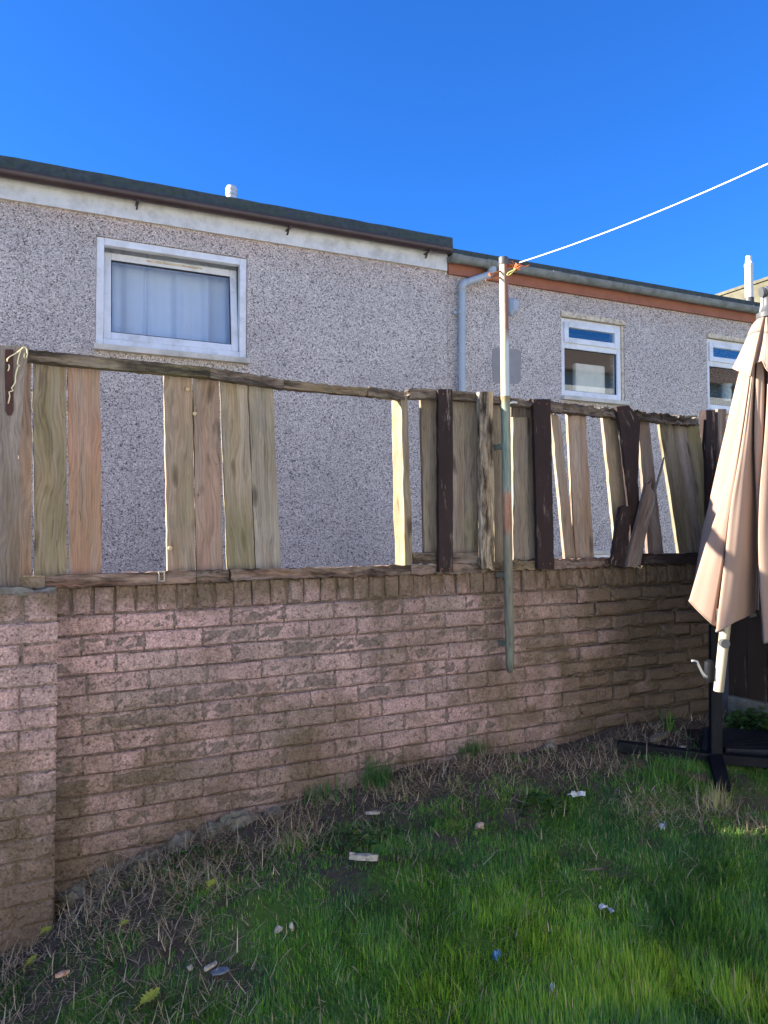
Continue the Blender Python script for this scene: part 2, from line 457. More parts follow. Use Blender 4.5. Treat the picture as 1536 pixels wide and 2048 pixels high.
TILE = mat_plain('brown_roof_tile', (.15, .115, .10), .85, .25, 9, .2, 0, .4)
RENDER = mat_plain('grey_render', (.58, .61, .63), .9, .1, 6, .2, 0, .3)
BOUNCE_PAV = mat_plain('bounce_concrete', (.50, .48, .45), .9, .15, 5, .2, 0, .3)
SIDEW = mat_wood('dark_stained_wood', painted=(.045, .030, .022))

def mat_canopy():
    g = NT('taupe_canvas'); p = g.pos()
    a = g.noise(p, 3.0, 4); w = g.noise(p, 420, 2)
    col = g.mix(a, (.255, .175, .138), (.31, .222, .176))
    col = g.mix(g.ramp(g.noise(p, 9, 7, .7), [(.55, 0), (.75, .4)]), col, (.21, .155, .125))
    d = g.n('BsdfPrincipled', {'Base Color': col, 'Roughness': .9, 'Specular IOR Level': .15})
    b = g.n('Bump', {'Height': w, 'Strength': .12, 'Distance': .001})
    g.t.links.new(b.outputs[0], d.inputs['Normal'])
    tr = g.n('BsdfTranslucent', {'Color': col})
    mx = g.n('MixShader', {0: .16, 1: d.outputs[0], 2: tr.outputs[0]})
    g.t.links.new(mx.outputs[0], g.out.inputs[0])
    return g.m
CANVAS = mat_canopy()

def mat_post(lower):
    g = NT('flaking_post_paint_lower' if lower else 'flaking_post_paint'); p = g.pos()
    sp = g.n('SeparateXYZ', {0: p})
    z = g.math('ADD', sp.outputs[2], g.math('MULTIPLY', g.math('SUBTRACT', g.noise(p, 22, 4), .5), .05))
    pn = g.vmul(p, (90, 90, 9))
    if lower:
        st = [(0, (.07, .065, .045)), (.06, (.15, .16, .12)), (.50, (.17, .155, .115)), (.54, (.27, .14, .085)), (.655, (.32, .18, .12)), (.67, (.20, .22, .18)), (.82, (.15, .19, .15)), (.97, (.17, .20, .155)), (1, (.16, .13, .07))]
        col = g.ramp(g.math('MULTIPLY', g.math('SUBTRACT', z, .85), 1 / 1.32), st)
        gn = g.noise(pn, 1.0, 8, .7)
        col = g.mix(1.0, col, g.ramp(gn, [(.32, .45), (.5, 1), (.7, 1.35)]), 'MULTIPLY')
        return g.finish(col, .8, gn, .8, .004, .25)
    col = g.mix(g.noise(p, 9, 5), (.30, .262, .185), (.40, .36, .27))
    flake = g.ramp(g.noise(p, 30, 8, .75), [(.60, 0), (.66, 1)])
    col = g.mix(g.math('MULTIPLY', flake, .45), col, (.33, .20, .12))
    # brown, grey-blue lower down, where the surface faces right
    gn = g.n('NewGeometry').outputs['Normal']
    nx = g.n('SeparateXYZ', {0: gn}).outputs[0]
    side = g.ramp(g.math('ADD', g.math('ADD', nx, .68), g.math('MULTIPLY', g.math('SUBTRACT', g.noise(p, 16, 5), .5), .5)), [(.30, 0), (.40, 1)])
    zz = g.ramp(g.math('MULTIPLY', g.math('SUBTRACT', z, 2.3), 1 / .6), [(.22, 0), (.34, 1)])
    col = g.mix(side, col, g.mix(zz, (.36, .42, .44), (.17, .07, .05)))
    return g.finish(col, .5, g.noise(p, 60, 5), .3, .002, .35)
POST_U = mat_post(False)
POST_L = mat_post(True)

# ================================================================== THE SETTING
# ---- ground: one sheet to the horizon, fine where the photo looks
xs = np.concatenate([-np.geomspace(200, 1.6, 22), np.arange(-1.5, 5.01, .045), np.geomspace(5.2, 200, 22)])
ys = np.concatenate([-np.geomspace(200, 1.1, 20), np.arange(-1.0, 3.3, .045), np.geomspace(3.4, 200, 22)])
X, Y = np.meshgrid(xs, ys)
Z = ground_z(X, Y)
soil_j = rng.normal(0, .004, Z.shape) * ((X > -1.5) & (X < 5) & (Y > 0) & (Y < 3.3))
Z = Z + soil_j
nx_, ny_ = len(xs), len(ys)
gm = MB()
idx = np.arange(nx_ * ny_).reshape(ny_, nx_)
me = bpy.data.meshes.new('ground')
quads = np.stack([idx[:-1, :-1], idx[:-1, 1:], idx[1:, 1:], idx[1:, :-1]], -1).reshape(-1, 4)
me.from_pydata(np.stack([X, Y, Z], -1).reshape(-1, 3).tolist(), [], quads.tolist())
me.polygons.foreach_set('use_smooth', [True] * len(me.polygons))
me.materials.append(GROUND)
ground = bpy.data.objects.new('ground', me); COL.objects.link(ground); ground['kind'] = 'structure'
m = MB(); m.box(-6, 9, -3.4, 1.0, -.05, .125)  # unseen pale slab, added to bounce sunlight onto the wall and grass
bounce_slab = m.build('bounce_paving', BOUNCE_PAV); bounce_slab['kind'] = 'structure'

# ---- houses
HROT = HPHI
HO = HN * HD
def house_root(name, label, x0):
    return thing(name, label, 'house', tuple(HO + HX * x0), HROT)
class LMB(MB):                                             # coordinates in the houses' common frame, shifted to one house's own root
    def __init__(s, x0): super().__init__(); s.x0 = x0
    def build(s, name, mat, parent=None, **k):
        s.v = [(v[0] - s.x0, v[1], v[2]) for v in s.v]
        return super().build(name, mat, parent, local=True, **k)

def wall_with_holes(mb, x0, x1, z0, z1, holes, depth):
    xs_ = sorted({x0, x1, *[h[0] for h in holes], *[h[1] for h in holes]})
    zs_ = sorted({z0, z1, *[h[2] for h in holes], *[h[3] for h in holes]})
    for a, b in zip(xs_, xs_[1:]):
        for c, d in zip(zs_, zs_[1:]):
            if any(a >= h[0] - 1e-6 and b <= h[1] + 1e-6 and c >= h[2] - 1e-6 and d <= h[3] + 1e-6 for h in holes): continue
            mb.quad((a, 0, c), (b, 0, c), (b, 0, d), (a, 0, d))
    for a, b, c, d in holes:
        mb.quad((a, 0, c), (a, 0, d), (a, depth, d), (a, depth, c))
        mb.quad((b, 0, d), (b, 0, c), (b, depth, c), (b, depth, d))
        mb.quad((a, 0, d), (b, 0, d), (b, depth, d), (a, depth, d))
        mb.quad((b, 0, c), (a, 0, c), (a, depth, c), (b, depth, c))

def frame_ring(mb, x0, x1, z0, z1, w, y0, y1, wb=None):
    wb = w if wb is None else wb
    mb.box(x0, x0 + w, y0, y1, z0, z1); mb.box(x1 - w, x1, y0, y1, z0, z1)
    mb.box(x0 + w, x1 - w, y0, y1, z1 - w, z1); mb.box(x0 + w, x1 - w, y0, y1, z0, z0 + wb)

def house_shell(mb, x0, x1, z0, z1, depth):
    mb.quad((x0, 0, z0), (x0, depth, z0), (x0, depth, z1), (x0, 0, z1))
    mb.quad((x1, depth, z0), (x1, 0, z0), (x1, 0, z1), (x1, depth, z1))
    mb.quad((x1, depth, z0), (x0, depth, z0), (x0, depth, z1), (x1, depth, z1))

def half_gutter(mb, x0, x1, yc, zc, r, lip=.01):           # half round channel along x
    n = 10; xx = [x0, x1]
    for rr, flip in ((r, 1), (r - .006, -1)):
        vs = []; fs = []
        for x in xx:
            for k in range(n + 1):
                t = math.pi * k / n
                vs.append((x, yc - rr * math.cos(t), zc - rr * math.sin(t)))
        for k in range(n): fs.append((k, k + 1, n + 1 + k + 1, n + 1 + k))
        mb.add(vs, fs)
    for s in (-1, 1):
        mb.box(x0, x1, yc + s * (r - .003) - .004, yc + s * (r - .003) + .004, zc - .002, zc + lip)
    for x in xx:
        vs = [(x, yc - r * math.cos(math.pi * k / n), zc - r * math.sin(math.pi * k / n)) for k in range(n + 1)]
        mb.add(vs, [tuple(range(n + 1))])

JX = 3.483                                                 # party line of the two houses
# --- left house
HA0 = -5.0
A = house_root('house', 'long pebbledashed house with white fascia, brown gutter and one wide tilted window', HA0)
mb = LMB(HA0); hole1 = (.381, 1.573, 2.978, 3.866)
wall_with_holes(mb, HA0, JX, .0, 4.2, [hole1], .22); house_shell(mb, HA0, JX, 0, 4.2, 6.0)
mb.build('wall', PEB, A, recalc=False)
mb = LMB(HA0); mb.box(HA0 + .3, JX - .3, 1.6, 1.7, 2.2, 4.1); mb.box(HA0 + .3, JX - .3, .28, 1.6, 2.1, 2.2)
mb.build('room', ROOM, A)
mb = LMB(HA0); mb.box(HA0, JX - .012, -.03, -.002, 4.026, 4.20)
fas = mb.build('fascia', FASCIA, A, bevel=.004)
mb = LMB(HA0)
for xj in (-1.2, 1.15): mb.box(xj, xj + .05, -.034, -.030, 4.012, 4.19)
mb = LMB(HA0)
n = 60
for i in range(n):                                         # uneven felt edge of the roof
    a = HA0 + (JX + .03 - HA0) * i / n; b = HA0 + (JX + .03 - HA0) * (i + 1) / n
    h0 = 4.337 + .003 * math.sin(i * 2.7) * math.sin(i * .9); h1 = 4.337 + .003 * math.sin((i + 1) * 2.7) * math.sin((i + 1) * .9)
    mb.hexa([(a, -.07, 4.185), (b, -.07, 4.185), (b, 6.2, 4.25), (a, 6.2, 4.25), (a, -.055, h0), (b, -.055, h1), (b, 6.2, 4.7), (a, 6.2, 4.7)])
mb.build('roof', FELT, A)
mb = LMB(HA0); half_gutter(mb, HA0, JX - .03, -.105, 4.198, .047)
gut = mb.build('gutter', BGUT, A, smooth=True)
for px, py in ((275, 405), (578, 460), (856, 508)):
    c = on_h(px, py, -.1)
    mb = LMB(HA0); mb.box(c.x - .012, c.x + .012, -.158, -.03, 4.136, 4.143)
    mb.tube([(c.x, -.09, 4.142), (c.x, -.075, 4.118), (c.x, -.05, 4.104)], .008, 6)
    mb.build('gutter_bracket', BGUT, gut)
# wide window, tilted inwards at the top
x0, x1, z0, z1 = hole1
mb = LMB(HA0); frame_ring(mb, x0 + .002, x1 - .002, z0 + .035, z1 - .002, .058, .012, .075)
win = mb.build('window', UPVC, A, bevel=.006)
mb = LMB(HA0); mb.box(x0 - .012, x1 + .012, -.06, .10, z0 - .012, z0 + .033)
mb.build('sill', SILL, win, bevel=.004)
tilt = math.radians(7.5)
sx0, sx1, sz0, sz1 = x0 + .062, x1 - .062, z0 + .098, z1 - .068
def tilted(mb, y_off=.035):
    out = []
    for v in mb.v:
        dz = v[2] - sz0; dy = v[1]
        out.append((v[0], y_off + dy * math.cos(tilt) + dz * math.sin(tilt), sz0 + dz * math.cos(tilt) - dy * math.sin(tilt)))
    mb.v = out
mb = LMB(HA0); frame_ring(mb, sx0, sx1, sz0, sz1, .058, 0, .06); tilted(mb)
sash = mb.build('sash', UPVC, win, bevel=.005)
mb = LMB(HA0); frame_ring(mb, sx0 + .056, sx1 - .056, sz0 + .056, sz1 - .056, .008, .006, .03); tilted(mb)
mb.build('seal', SEAL, win)
mb = LMB(HA0); mb.box(sx0 + .06, sx1 - .06, .014, .020, sz0 + .06, sz1 - .06); tilted(mb)
mb.build('pane', GLASS, win)
mb = LMB(HA0); mb.box(sx0 + .33, sx0 + .78, -.008, .001, sz1 - .034, sz1 - .020); tilted(mb)
mb.build('trickle_vent', LINTEL, win, bevel=.003)
# metal roof vent
c = on_h(463, 400, .9)
mb = LMB(HA0); mb.lathe([(.05, -.25), (.05, .04), (.058, .045), (.058, .062), (.05, .066), (.05, .082), (.058, .086), (.058, .102), (.05, .106), (.046, .128), (.02, .134)], (c.x, .9, c.z), 20)
mb.build('roof_vent', METAL, A, smooth=True)

# --- right house
B0 = JX
HB1 = 7.56
B = house_root('house', 'pebbledashed house with terracotta fascia, grey gutter and two small windows', B0)
W1 = (4.805, 5.62, 2.925, 3.815); W2 = (6.80, 7.50, 2.925, 3.815)
mb = LMB(B0)
wall_with_holes(mb, B0 + .003, HB1, .0, 4.2, [W1, W2], .22)
mb.v = [(v[0], v[1] + .012, v[2]) for v in mb.v]
house_shell(mb, B0 + .003, HB1, 0, 4.2, 6.0)
mb.build('wall', PEB, B, recalc=False)
mb = LMB(B0); mb.box(B0 + .1, HB1 - .1, 1.5, 1.6, 2.2, 4.1); mb.box(B0 + .1, HB1 - .1, .28, 1.5, 2.45, 2.50)
mb.build('room', ROOM, B)
mb = LMB(B0); mb.box(B0 + .004, HB1 - .02, -.022, .008, 4.005, 4.17)
mb.build('fascia', TERRA, B, bevel=.003)
mb = LMB(B0)
mb.hexa([(B0 + .02, -.06, 4.13), (HB1 + .04, -.06, 4.13), (HB1 + .04, 6.2, 4.3), (B0 + .02, 6.2, 4.3), (B0 + .02, -.05, 4.243), (HB1 + .04, -.05, 4.243), (HB1 + .04, 6.2, 4.6), (B0 + .02, 6.2, 4.6)])
mb.build('roof', FELT, B, bevel=.008)
mb = LMB(B0); half_gutter(mb, B0 - .02, HB1 + .03, -.09, 4.142, .053)
gut2 = mb.build('gutter', GGUT, B, smooth=True)
def gband(x, w, r=.057):
    mb = LMB(B0); half_gutter(mb, x - w / 2, x + w / 2, -.09, 4.144, r)
    return mb
for px, py in ((1148, 565), (1276, 588), (1393, 612), (1500, 628)):
    c = on_h(px, py, -.09)
    gband(c.x, .022).build('gutter_bracket', GGUT, gut2, smooth=True)
for px, py in ((910, 510), (978, 528), (1108, 553)):
    c = on_h(px, py, -.09)
    gband(c.x, .10, .060).build('gutter_joint', GGUT, gut2, smooth=True)
# downpipe
e0 = on_h(984, 548, -.09); e1 = on_h(970, 566, -.075); e2 = on_h(934, 572, -.055); e3 = on_h(924, 588, -.05); e4 = on_h(920, 780, -.05)
px_ = e3.x
mb = LMB(B0); mb.tube([(e0.x, -.09, 4.11), (e0.x, -.09, 4.06), (e0.x - .03, -.085, 4.03), (px_ + .07, -.06, 3.945), (px_ + .02, -.055, 3.92), (px_, -.052, 3.885), (px_ - .004, -.052, 3.3), (px_ - .008, -.052, .5)], .034, 14)
dp = mb.build('downpipe', GPIPE, B, smooth='all')
mb = LMB(B0); mb.tube([(e0.x, -.09, 4.11), (e0.x, -.09, 4.045)], .043, 14); mb.build('socket', GPIPE, dp, smooth=True)
mb = LMB(B0); mb.tube([(px_ + .055, -.058, 3.94), (px_ + .02, -.055, 3.925), (px_, -.052, 3.89), (px_, -.052, 3.85)], .0385, 14); mb.build('elbow', GPIPE, dp, smooth='all')
cz = on_h(921, 625, -.05).z
mb = LMB(B0); mb.tube([(px_ - .002, -.052, cz - .014), (px_ - .002, -.052, cz + .014)], .041, 14); mb.box(px_ - .075, px_ + .0, -.03, -.006, cz - .012, cz + .012); mb.build('pipe_clip', GPIPE, dp, smooth=True)

def small_window(W, parent, broken=False):
    x0, x1, z0, z1 = W
    d0 = .075
    xf = x1 - .035                                        # render return on the right-hand side
    zt = z1 - .055
    mb = LMB(B0); mb.box(x0 - .01, x1 + .005, -.010, .10, z1 - .052, z1 - .003)
    lt = mb.build('lintel', LINTEL, parent, bevel=.004)
    mb = LMB(B0)
    mb.box(xf + .002, x1 - .002, .02, .21, z0, zt)
    mb.build('reveal', LINTEL, parent)
    mb = LMB(B0); frame_ring(mb, x0 + .003, xf, z0 + .035, zt, .05, .03, .10, .062)
    zm = zt - .275
    mb.box(x0 + .053, xf - .05, .032, .10, zm - .03, zm + .03)
    w = mb.build('window', UPVC, parent, bevel=.006)
    mb = LMB(B0); frame_ring(mb, x0 + .04, xf - .037, zm + .022, zt - .037, .056, .012, .06)
    mb.build('top_casement', UPVC, w, bevel=.006)
    mb = LMB(B0); mb.box(x0 + .09, xf - .09, .03, .036, zm + .072, zt - .088); mb.build('pane', GLASS, w)
    mb = LMB(B0); mb.box(x0 + .045, xf - .045, .06, .066, z0 + .09, zm - .024); mb.build('pane', GLASS, w)
    mb = LMB(B0)
    frame_ring(mb, x0 + .088, xf - .085, zm + .070, zt - .085, .006, .016, .034)
    frame_ring(mb, x0 + .051, xf - .048, z0 + .095, zm - .028, .008, .05, .064)
    mb.build('seal', SEAL, w)
    mb = LMB(B0); mb.box(x0 - .012, x1 + .02, -.045, .12, z0 - .012, z0 + .030); mb.build('sill', SILL, w, bevel=.006)
    return w
small_window(W1, B)
small_window(W2, B)
# cement patch
pts = [(986, 699), (992, 695), (1014, 696), (1036, 698), (1043, 702), (1044, 720), (1042, 740), (1043, 758), (1039, 767), (1018, 768), (994, 766), (987, 762), (986, 740), (985, 718)]
poly = [(on_h(a, b).x, on_h(a, b).z) for a, b in pts]
mb = LMB(B0); mb.prism(poly, .007, .03); mb.build('cement_patch', CEMENT, B, bevel=.002)
# white trim low on the wall, seen through the broken fence
a = on_h(1180, 1103, -.02); b = on_h(1226, 1118, -.02)
mb = LMB(B0); mb.box(a.x - .3, b.x + .35, -.02, .01, b.z - .10, a.z - .03); mb.build('low_trim', UPVC, B, bevel=.004)
mb = LMB(B0); mb.box(a.x - .32, b.x + .37, -.045, .01, a.z - .03, a.z + .012); mb.build('low_sill', SILL, B, bevel=.004)
# balanced flue
c = on_h(1499, 612, .35)
mb = LMB(B0); mb.tube([(c.x, .35, c.z - .25), (c.x, .35, c.z + .10)], .054, 18)
fl = mb.build('flue_collar', GREYP, B, smooth=True)
mb = LMB(B0); mb.tube([(c.x, .35, c.z + .08), (c.x, .35, c.z + .50)], .048, 18)
mb.tube([(c.x, .35, c.z + .47), (c.x, .35, c.z + .515)], .052, 18)
mb.build('flue_pipe', WHITEP, B, smooth=True)
mb = LMB(B0)
for k in range(9):
    t = 2 * math.pi * k / 9
    mb.bar((c.x + .040 * math.cos(t), .35 + .040 * math.sin(t), c.z + .51), (c.x + .030 * math.cos(t), .35 + .030 * math.sin(t), c.z + .60), .010, .006)
mb.lathe([(.036, .595), (.036, .61), (.001, .615)], (c.x, .35, c.z), 16)
mb.build('flue_cage', METAL, B)
# grey soil pipe at the far corner
c = on_h(1522, 628, -.05)
mb = LMB(B0); mb.tube([(HB1 + .14, -.02, .2), (HB1 + .14, -.02, 4.36)], .05, 14); mb.build('soil_pipe', GGUT, B, smooth=True)
# wall light behind the clothes post
lp = on_h(1026, 617, -.02)
mb = MB()
prof = [(-.055, .095), (-.02, .10), (.03, .095), (.052, .06), (.045, .01), (.02, -.045), (-.01, -.075), (-.03, -.085), (-.05, -.06), (-.055, .0)]
for ya, yb, s in ((-.0, -.03, 1.0),):
    vs = [(x, 0, z) for x, z in prof] + [(x * .95, -.03, z * .95) for x, z in prof] + [(x * .6, -.065, z * .6 + .01) for x, z in prof]
    nn = len(prof)
    fs = [tuple(range(nn)), tuple(range(3 * nn - 1, 2 * nn - 1, -1))]
    for r_ in range(2):
        fs += [(r_ * nn + i, (r_ + 1) * nn + i, (r_ + 1) * nn + (i + 1) % nn, r_ * nn + (i + 1) % nn) for i in range(nn)]
    mb.add(vs, fs)
mb.box(-.012, .018, -.068, -.05, -.045, .005)
wl = mb.build('wall_light', GPIPE, None, bevel=.006)
wl.location = HO + HX * lp.x + HN * lp.y + Vector((0, 0, lp.z)); wl.rotation_euler = (0, 0, HROT)
tag(wl, 'pale grey plastic lamp casing on the pebbledash just right of the clothes post', 'wall light')

# ---- things seen inside the windows
def wavy(name, x0, x1, z0, z1, y, amp, mat, n=180, seed=1):
    r2 = random.Random(seed); mb = MB(); ph = [r2.uniform(0, 6) for _ in range(4)]
    vs = []; fs = []; nz = 6
    for i in range(n + 1):
        t = i / n; x = x0 + (x1 - x0) * t
        for j in range(nz + 1):
            s = j / nz
            w = math.sin(t * 31 + ph[0] + 1.2 * math.sin(t * 9)) * .5 + math.sin(t * 67 + ph[1] + s) * .28 + math.sin(t * 103 + ph[2] + s) * .14
            w += 1.6 * math.exp(-((t - .36) / .012) ** 2)
            vs.append((x, y + amp * w * (.45 + .55 * (1 - s)), z0 + (z1 - z0) * s))
    for i in range(n):
        for j in range(nz):
            a = i * (nz + 1) + j; fs.append((a, a + nz + 1, a + nz + 2, a + 1))
    mb.add(vs, fs)
    o = mb.build(name, mat, None, smooth='all', recalc=False)
    o.location = HO; o.rotation_euler = (0, 0, HROT)
    return o
tag(wavy('curtain', .30, 1.66, 2.90, 4.0, .29, .042, CURT), 'white curtain drawn behind the wide tilted window of the left house', 'curtain')
mb = MB()
a = on_h(1131, 785, .30); b = on_h(1190, 738, .30)
mb.box(a.x, b.x, .13, .20, a.z - .04, b.z)
o = mb.build('headboard', CREAM, None, bevel=.03); o.location = HO; o.rotation_euler = (0, 0, HROT)
tag(o, 'cream rounded board standing inside the right house window nearest the clothes post', 'headboard')
a = on_h(1208, 793, .3); b = on_h(1234, 744, .3)
mb = MB()
n = 14; vs = []; fs = []
for i in range(n + 1):
    t = i / n
    for j in range(9):
        s = j / 8
        vs.append((a.x + (b.x + .1 - a.x) * (t * (1 - .55 * s) + .55 * s), .15 + .03 * math.sin(t * 14 + s * 2), a.z - .05 + (b.z + .05 - a.z) * s))
for i in range(n):
    for j in range(8): fs.append((i * 9 + j, i * 9 + 9 + j, i * 9 + 10 + j, i * 9 + j + 1))
mb.add(vs, fs)
o = mb.build('cloth', CREAM, None, smooth='all', recalc=False); o.location = HO; o.rotation_euler = (0, 0, HROT)
tag(o, 'folded cream cloth hanging at the right edge inside the small window behind the fence', 'cloth')
a = on_h(1418, 800, .3); b = on_h(1452, 786, .3)
mb = MB(); mb.lathe([(.05, 0), (.065, .08), (.06, .16), (.075, .2), (.02, .2)], ((a.x + b.x) / 2, .18, a.z - .03), 14)
o = mb.build('jug', PAPER, None, smooth=True); o.location = HO; o.rotation_euler = (0, 0, HROT)
tag(o, 'pale jug on the ledge inside the window beside the parasol', 'jug')

# ---- the neighbouring building on the right, side wall towards the sun
nb = thing('building', 'far building with lichened grey panels rising behind the white flue', 'building', (9.0, 6.5, 0))
mb = MB(); mb.box(9.012, 14, 5.4, 9.0, 0, 4.5); mb.build('wall', PEB, nb)
for k, (ya, yb) in enumerate(((5.4, 6.2), (6.21, 7.28), (7.29, 9.0))):
    mb = MB(); mb.box(8.97, 9.01, ya, yb, 3.6, 4.885); mb.build('panel', MOSSY, nb, bevel=.006)
mb = MB(); mb.box(8.95, 14.05, 5.38, 9.02, 4.89, 4.93); mb.build('coping', MOSSY, nb)

# ---- the house behind the camera, whose roof shows in the small panes
hb = thing('house', 'grey rendered house with brown tiled roof, mirrored in the small window panes', 'house', (2, -3.4, 0))
mb = MB(); mb.box(-7, 24, -10, -3.4, 0, 5.8); mb.build('wall', RENDER, hb)
mb = MB(); k = 14
for i in range(k):
    ya = -3.1 - 3.5 * i / k; yb = -3.1 - 3.5 * (i + 1) / k
    za = 5.75 + 1.45 * i / k; zb_ = 5.75 + 1.45 * (i + 1) / k
    mb.hexa([(-7.3, yb - .1, za - .05), (24.3, yb - .1, za - .05), (24.3, ya, za - .05), (-7.3, ya, za - .05), (-7.3, yb - .1, zb_ + .01), (24.3, yb - .1, zb_ + .01), (24.3, ya, za + .015), (-7.3, ya, za + .015)])
mb.hexa([(-7.3, -10.1, 5.7), (24.3, -10.1, 5.7), (24.3, -6.6, 5.7), (-7.3, -6.6, 5.7), (-7.3, -10.1, 5.75), (24.3, -10.1, 5.75), (24.3, -6.6, 7.2), (-7.3, -6.6, 7.2)])
mb.build('roof', TILE, hb)

# ================================================================== BRICK WALL
SLOPE = .0142
PITCHZ = .0737
Z0 = 1.2178                                                # bed joint under the brick-on-edge course at x = 0
def wz(x): return Z0 + SLOPE * x
brick_wall = thing('brick_wall', 'old pinkish brick garden wall with brick-on-edge top and a pier at its left', 'wall', (1.8, WALL_Y, .3))
def brick_mesh(name, w, h, d, seed, rough=1.0):
    r2 = random.Random(seed); nx, nz = 4, 2
    front = {}; vs = []; fs = []
    ch = .006 * rough
    cr = [(r2.uniform(.2, 1) * .010 * rough) for _ in range(4)]
    for j in range(nz + 1):
        for i in range(nx + 1):
            x = -w / 2 + w * i / nx; z = -h / 2 + h * j / nz
            e = (i in (0, nx)) or (j in (0, nz))
            if e:
                x += (ch if i == 0 else -ch if i == nx else 0) * r2.uniform(.3, 1.5); z += (ch if j == 0 else -ch if j == nz else 0) * r2.uniform(.3, 1.5)
                if i in (0, nx) and j in (0, nz):
                    c = cr[(i > 0) * 2 + (j > 0)]
                    x += c * (1 if i == 0 else -1); z += c * .7 * (1 if j == 0 else -1)
                x += r2.gauss(0, .0012 * rough); z += r2.gauss(0, .0015 * rough)
            y = r2.gauss(0, .0012 * rough)
            front[i, j] = len(vs); vs.append((x, y, z))
    per = [(i, 0) for i in range(nx)] + [(nx, j) for j in range(nz)] + [(i, nz) for i in range(nx, 0, -1)] + [(0, j) for j in range(nz, 0, -1)]
    ring2 = []
    for (i, j) in per:
        x = -w / 2 + w * i / nx; z = -h / 2 + h * j / nz
        ring2.append(len(vs)); vs.append((x + r2.gauss(0, .0008), .007 * rough, z + r2.gauss(0, .0008)))
    ring3 = []
    for (i, j) in per:
        v = vs[ring2[per.index((i, j))]]
        ring3.append(len(vs)); vs.append((v[0], d, v[2]))
    for j in range(nz):
        for i in range(nx):
            fs.append((front[i, j], front[i + 1, j], front[i + 1, j + 1], front[i, j + 1]))
    n = len(per); p1 = [front[q] for q in per]
    for k in range(n):
        k2 = (k + 1) % n
        fs.append((p1[k2], p1[k], ring2[k], ring2[k2]))
        fs.append((ring2[k2], ring2[k], ring3[k], ring3[k2]))
    me = bpy.data.meshes.new(name); me.from_pydata(vs, [], fs)
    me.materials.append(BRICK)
    return me
BM = [brick_mesh('brick', .218, .0680, .06, 100 + k, .85) for k in range(14)]
BMR = [brick_mesh('brick', .211, .0625, .06, 200 + k, 1.7) for k in range(8)]
SM = [brick_mesh('brick', .068, .100, .20, 300 + k, 1.1) for k in range(8)]
SMR = [brick_mesh('brick', .063, .098, .20, 400 + k, 1.9) for k in range(6)]
HM = [brick_mesh('brick', .106, .0672, .06, 500 + k) for k in range(6)]
def put_brick(me, x, y, z, sx=1.0, roty=0.0, flip=False, name='brick', rotz=0.0, par=None):
    o = bpy.data.objects.new(name, me); COL.objects.link(o)
    o.parent = par or brick_wall
    o.location = Vector((x, y, z)) - Vector((brick_wall.location))
    o.rotation_euler = (0, -roty, rotz)
    o.scale = (sx, 1, 1)
    return o
ang = math.atan(SLOPE)
rb = random.Random(5)
XL, XR = .19, 3.72
JOINT1 = on_y(353, 1262, WALL_Y).x
extra = MB()                                               # the run of wall left of the pier, outside the photo
for c in range(16):
    off = JOINT1 + (.1125 if c % 2 else 0.0) + rb.gauss(0, .006)
    k0 = math.floor((-4.5 - off) / .225)
    for k in range(k0, 40):
        a = off + k * .225 + .004; b = a + .217
        if b < XL + .02 and b > -.16: b = min(b, -.13) if a < -.15 else b
        if a > XR: break
        zc = lambda x: wz(x) - (c + .5) * PITCHZ - .002
        if b <= -.12:
            if zc(a) > .0:
                x = (a + b) / 2; z = zc(x)
                extra.hexa([(a, WALL_Y, z - .032), (b, WALL_Y, z - .032), (b, WALL_Y + .05, z - .032), (a, WALL_Y + .05, z - .032), (a, WALL_Y, z + .032), (b, WALL_Y, z + .032), (b, WALL_Y + .05, z + .032), (a, WALL_Y + .05, z + .032)])
            continue
        if a < XL: a = XL
        if b > XR: b = XR
        if b - a < .05: continue
        x = (a + b) / 2; z = zc(x)
        if z < float(np.interp(x, _bx, _bz)) - .12: continue
        ruin = min(max((x - 2.45) / .5, 0), 1)
        me = rb.choice(BMR) if rb.random() < ruin else rb.choice(BM)
        if rb.random() < .07 * (1 - ruin) and b - a > .2:   # the odd pair of headers
            put_brick(rb.choice(HM), a + .053, WALL_Y + rb.gauss(0, .002), z, 1, ang + rb.gauss(0, .006))
            put_brick(rb.choice(HM), b - .053, WALL_Y + rb.gauss(0, .002), z, 1, ang + rb.gauss(0, .006))
            continue
        put_brick(me, x, WALL_Y + rb.gauss(0, .0018 + .005 * ruin), z + rb.gauss(0, .001 + .003 * ruin), (b - a) / .217, ang + rb.gauss(0, .004 + .012 * ruin), rotz=rb.gauss(0, .008))
# brick on edge along the top
x = XL + .035
while x < XR:
    ruin = min(max((x - 2.3) / .4, 0), 1)
    me = rb.choice(SMR) if rb.random() < max(ruin, .35) else rb.choice(SM)
    o = put_brick(me, x, WALL_Y + rb.gauss(0, .0035), wz(x) + .053 + rb.gauss(0, .002), rb.uniform(.95, 1.06), ang + rb.gauss(0, .018), name='coping_brick')
    x += .0745 + rb.uniform(-.002, .005)
x = -4.5
while x < -.14:
    extra.box(x, x + .066, WALL_Y, WALL_Y + .2, wz(x) + .003, wz(x) + .103); x += .0755
ex = extra.build('brick_run', BRICK, brick_wall); ex['kind'] = 'stuff'
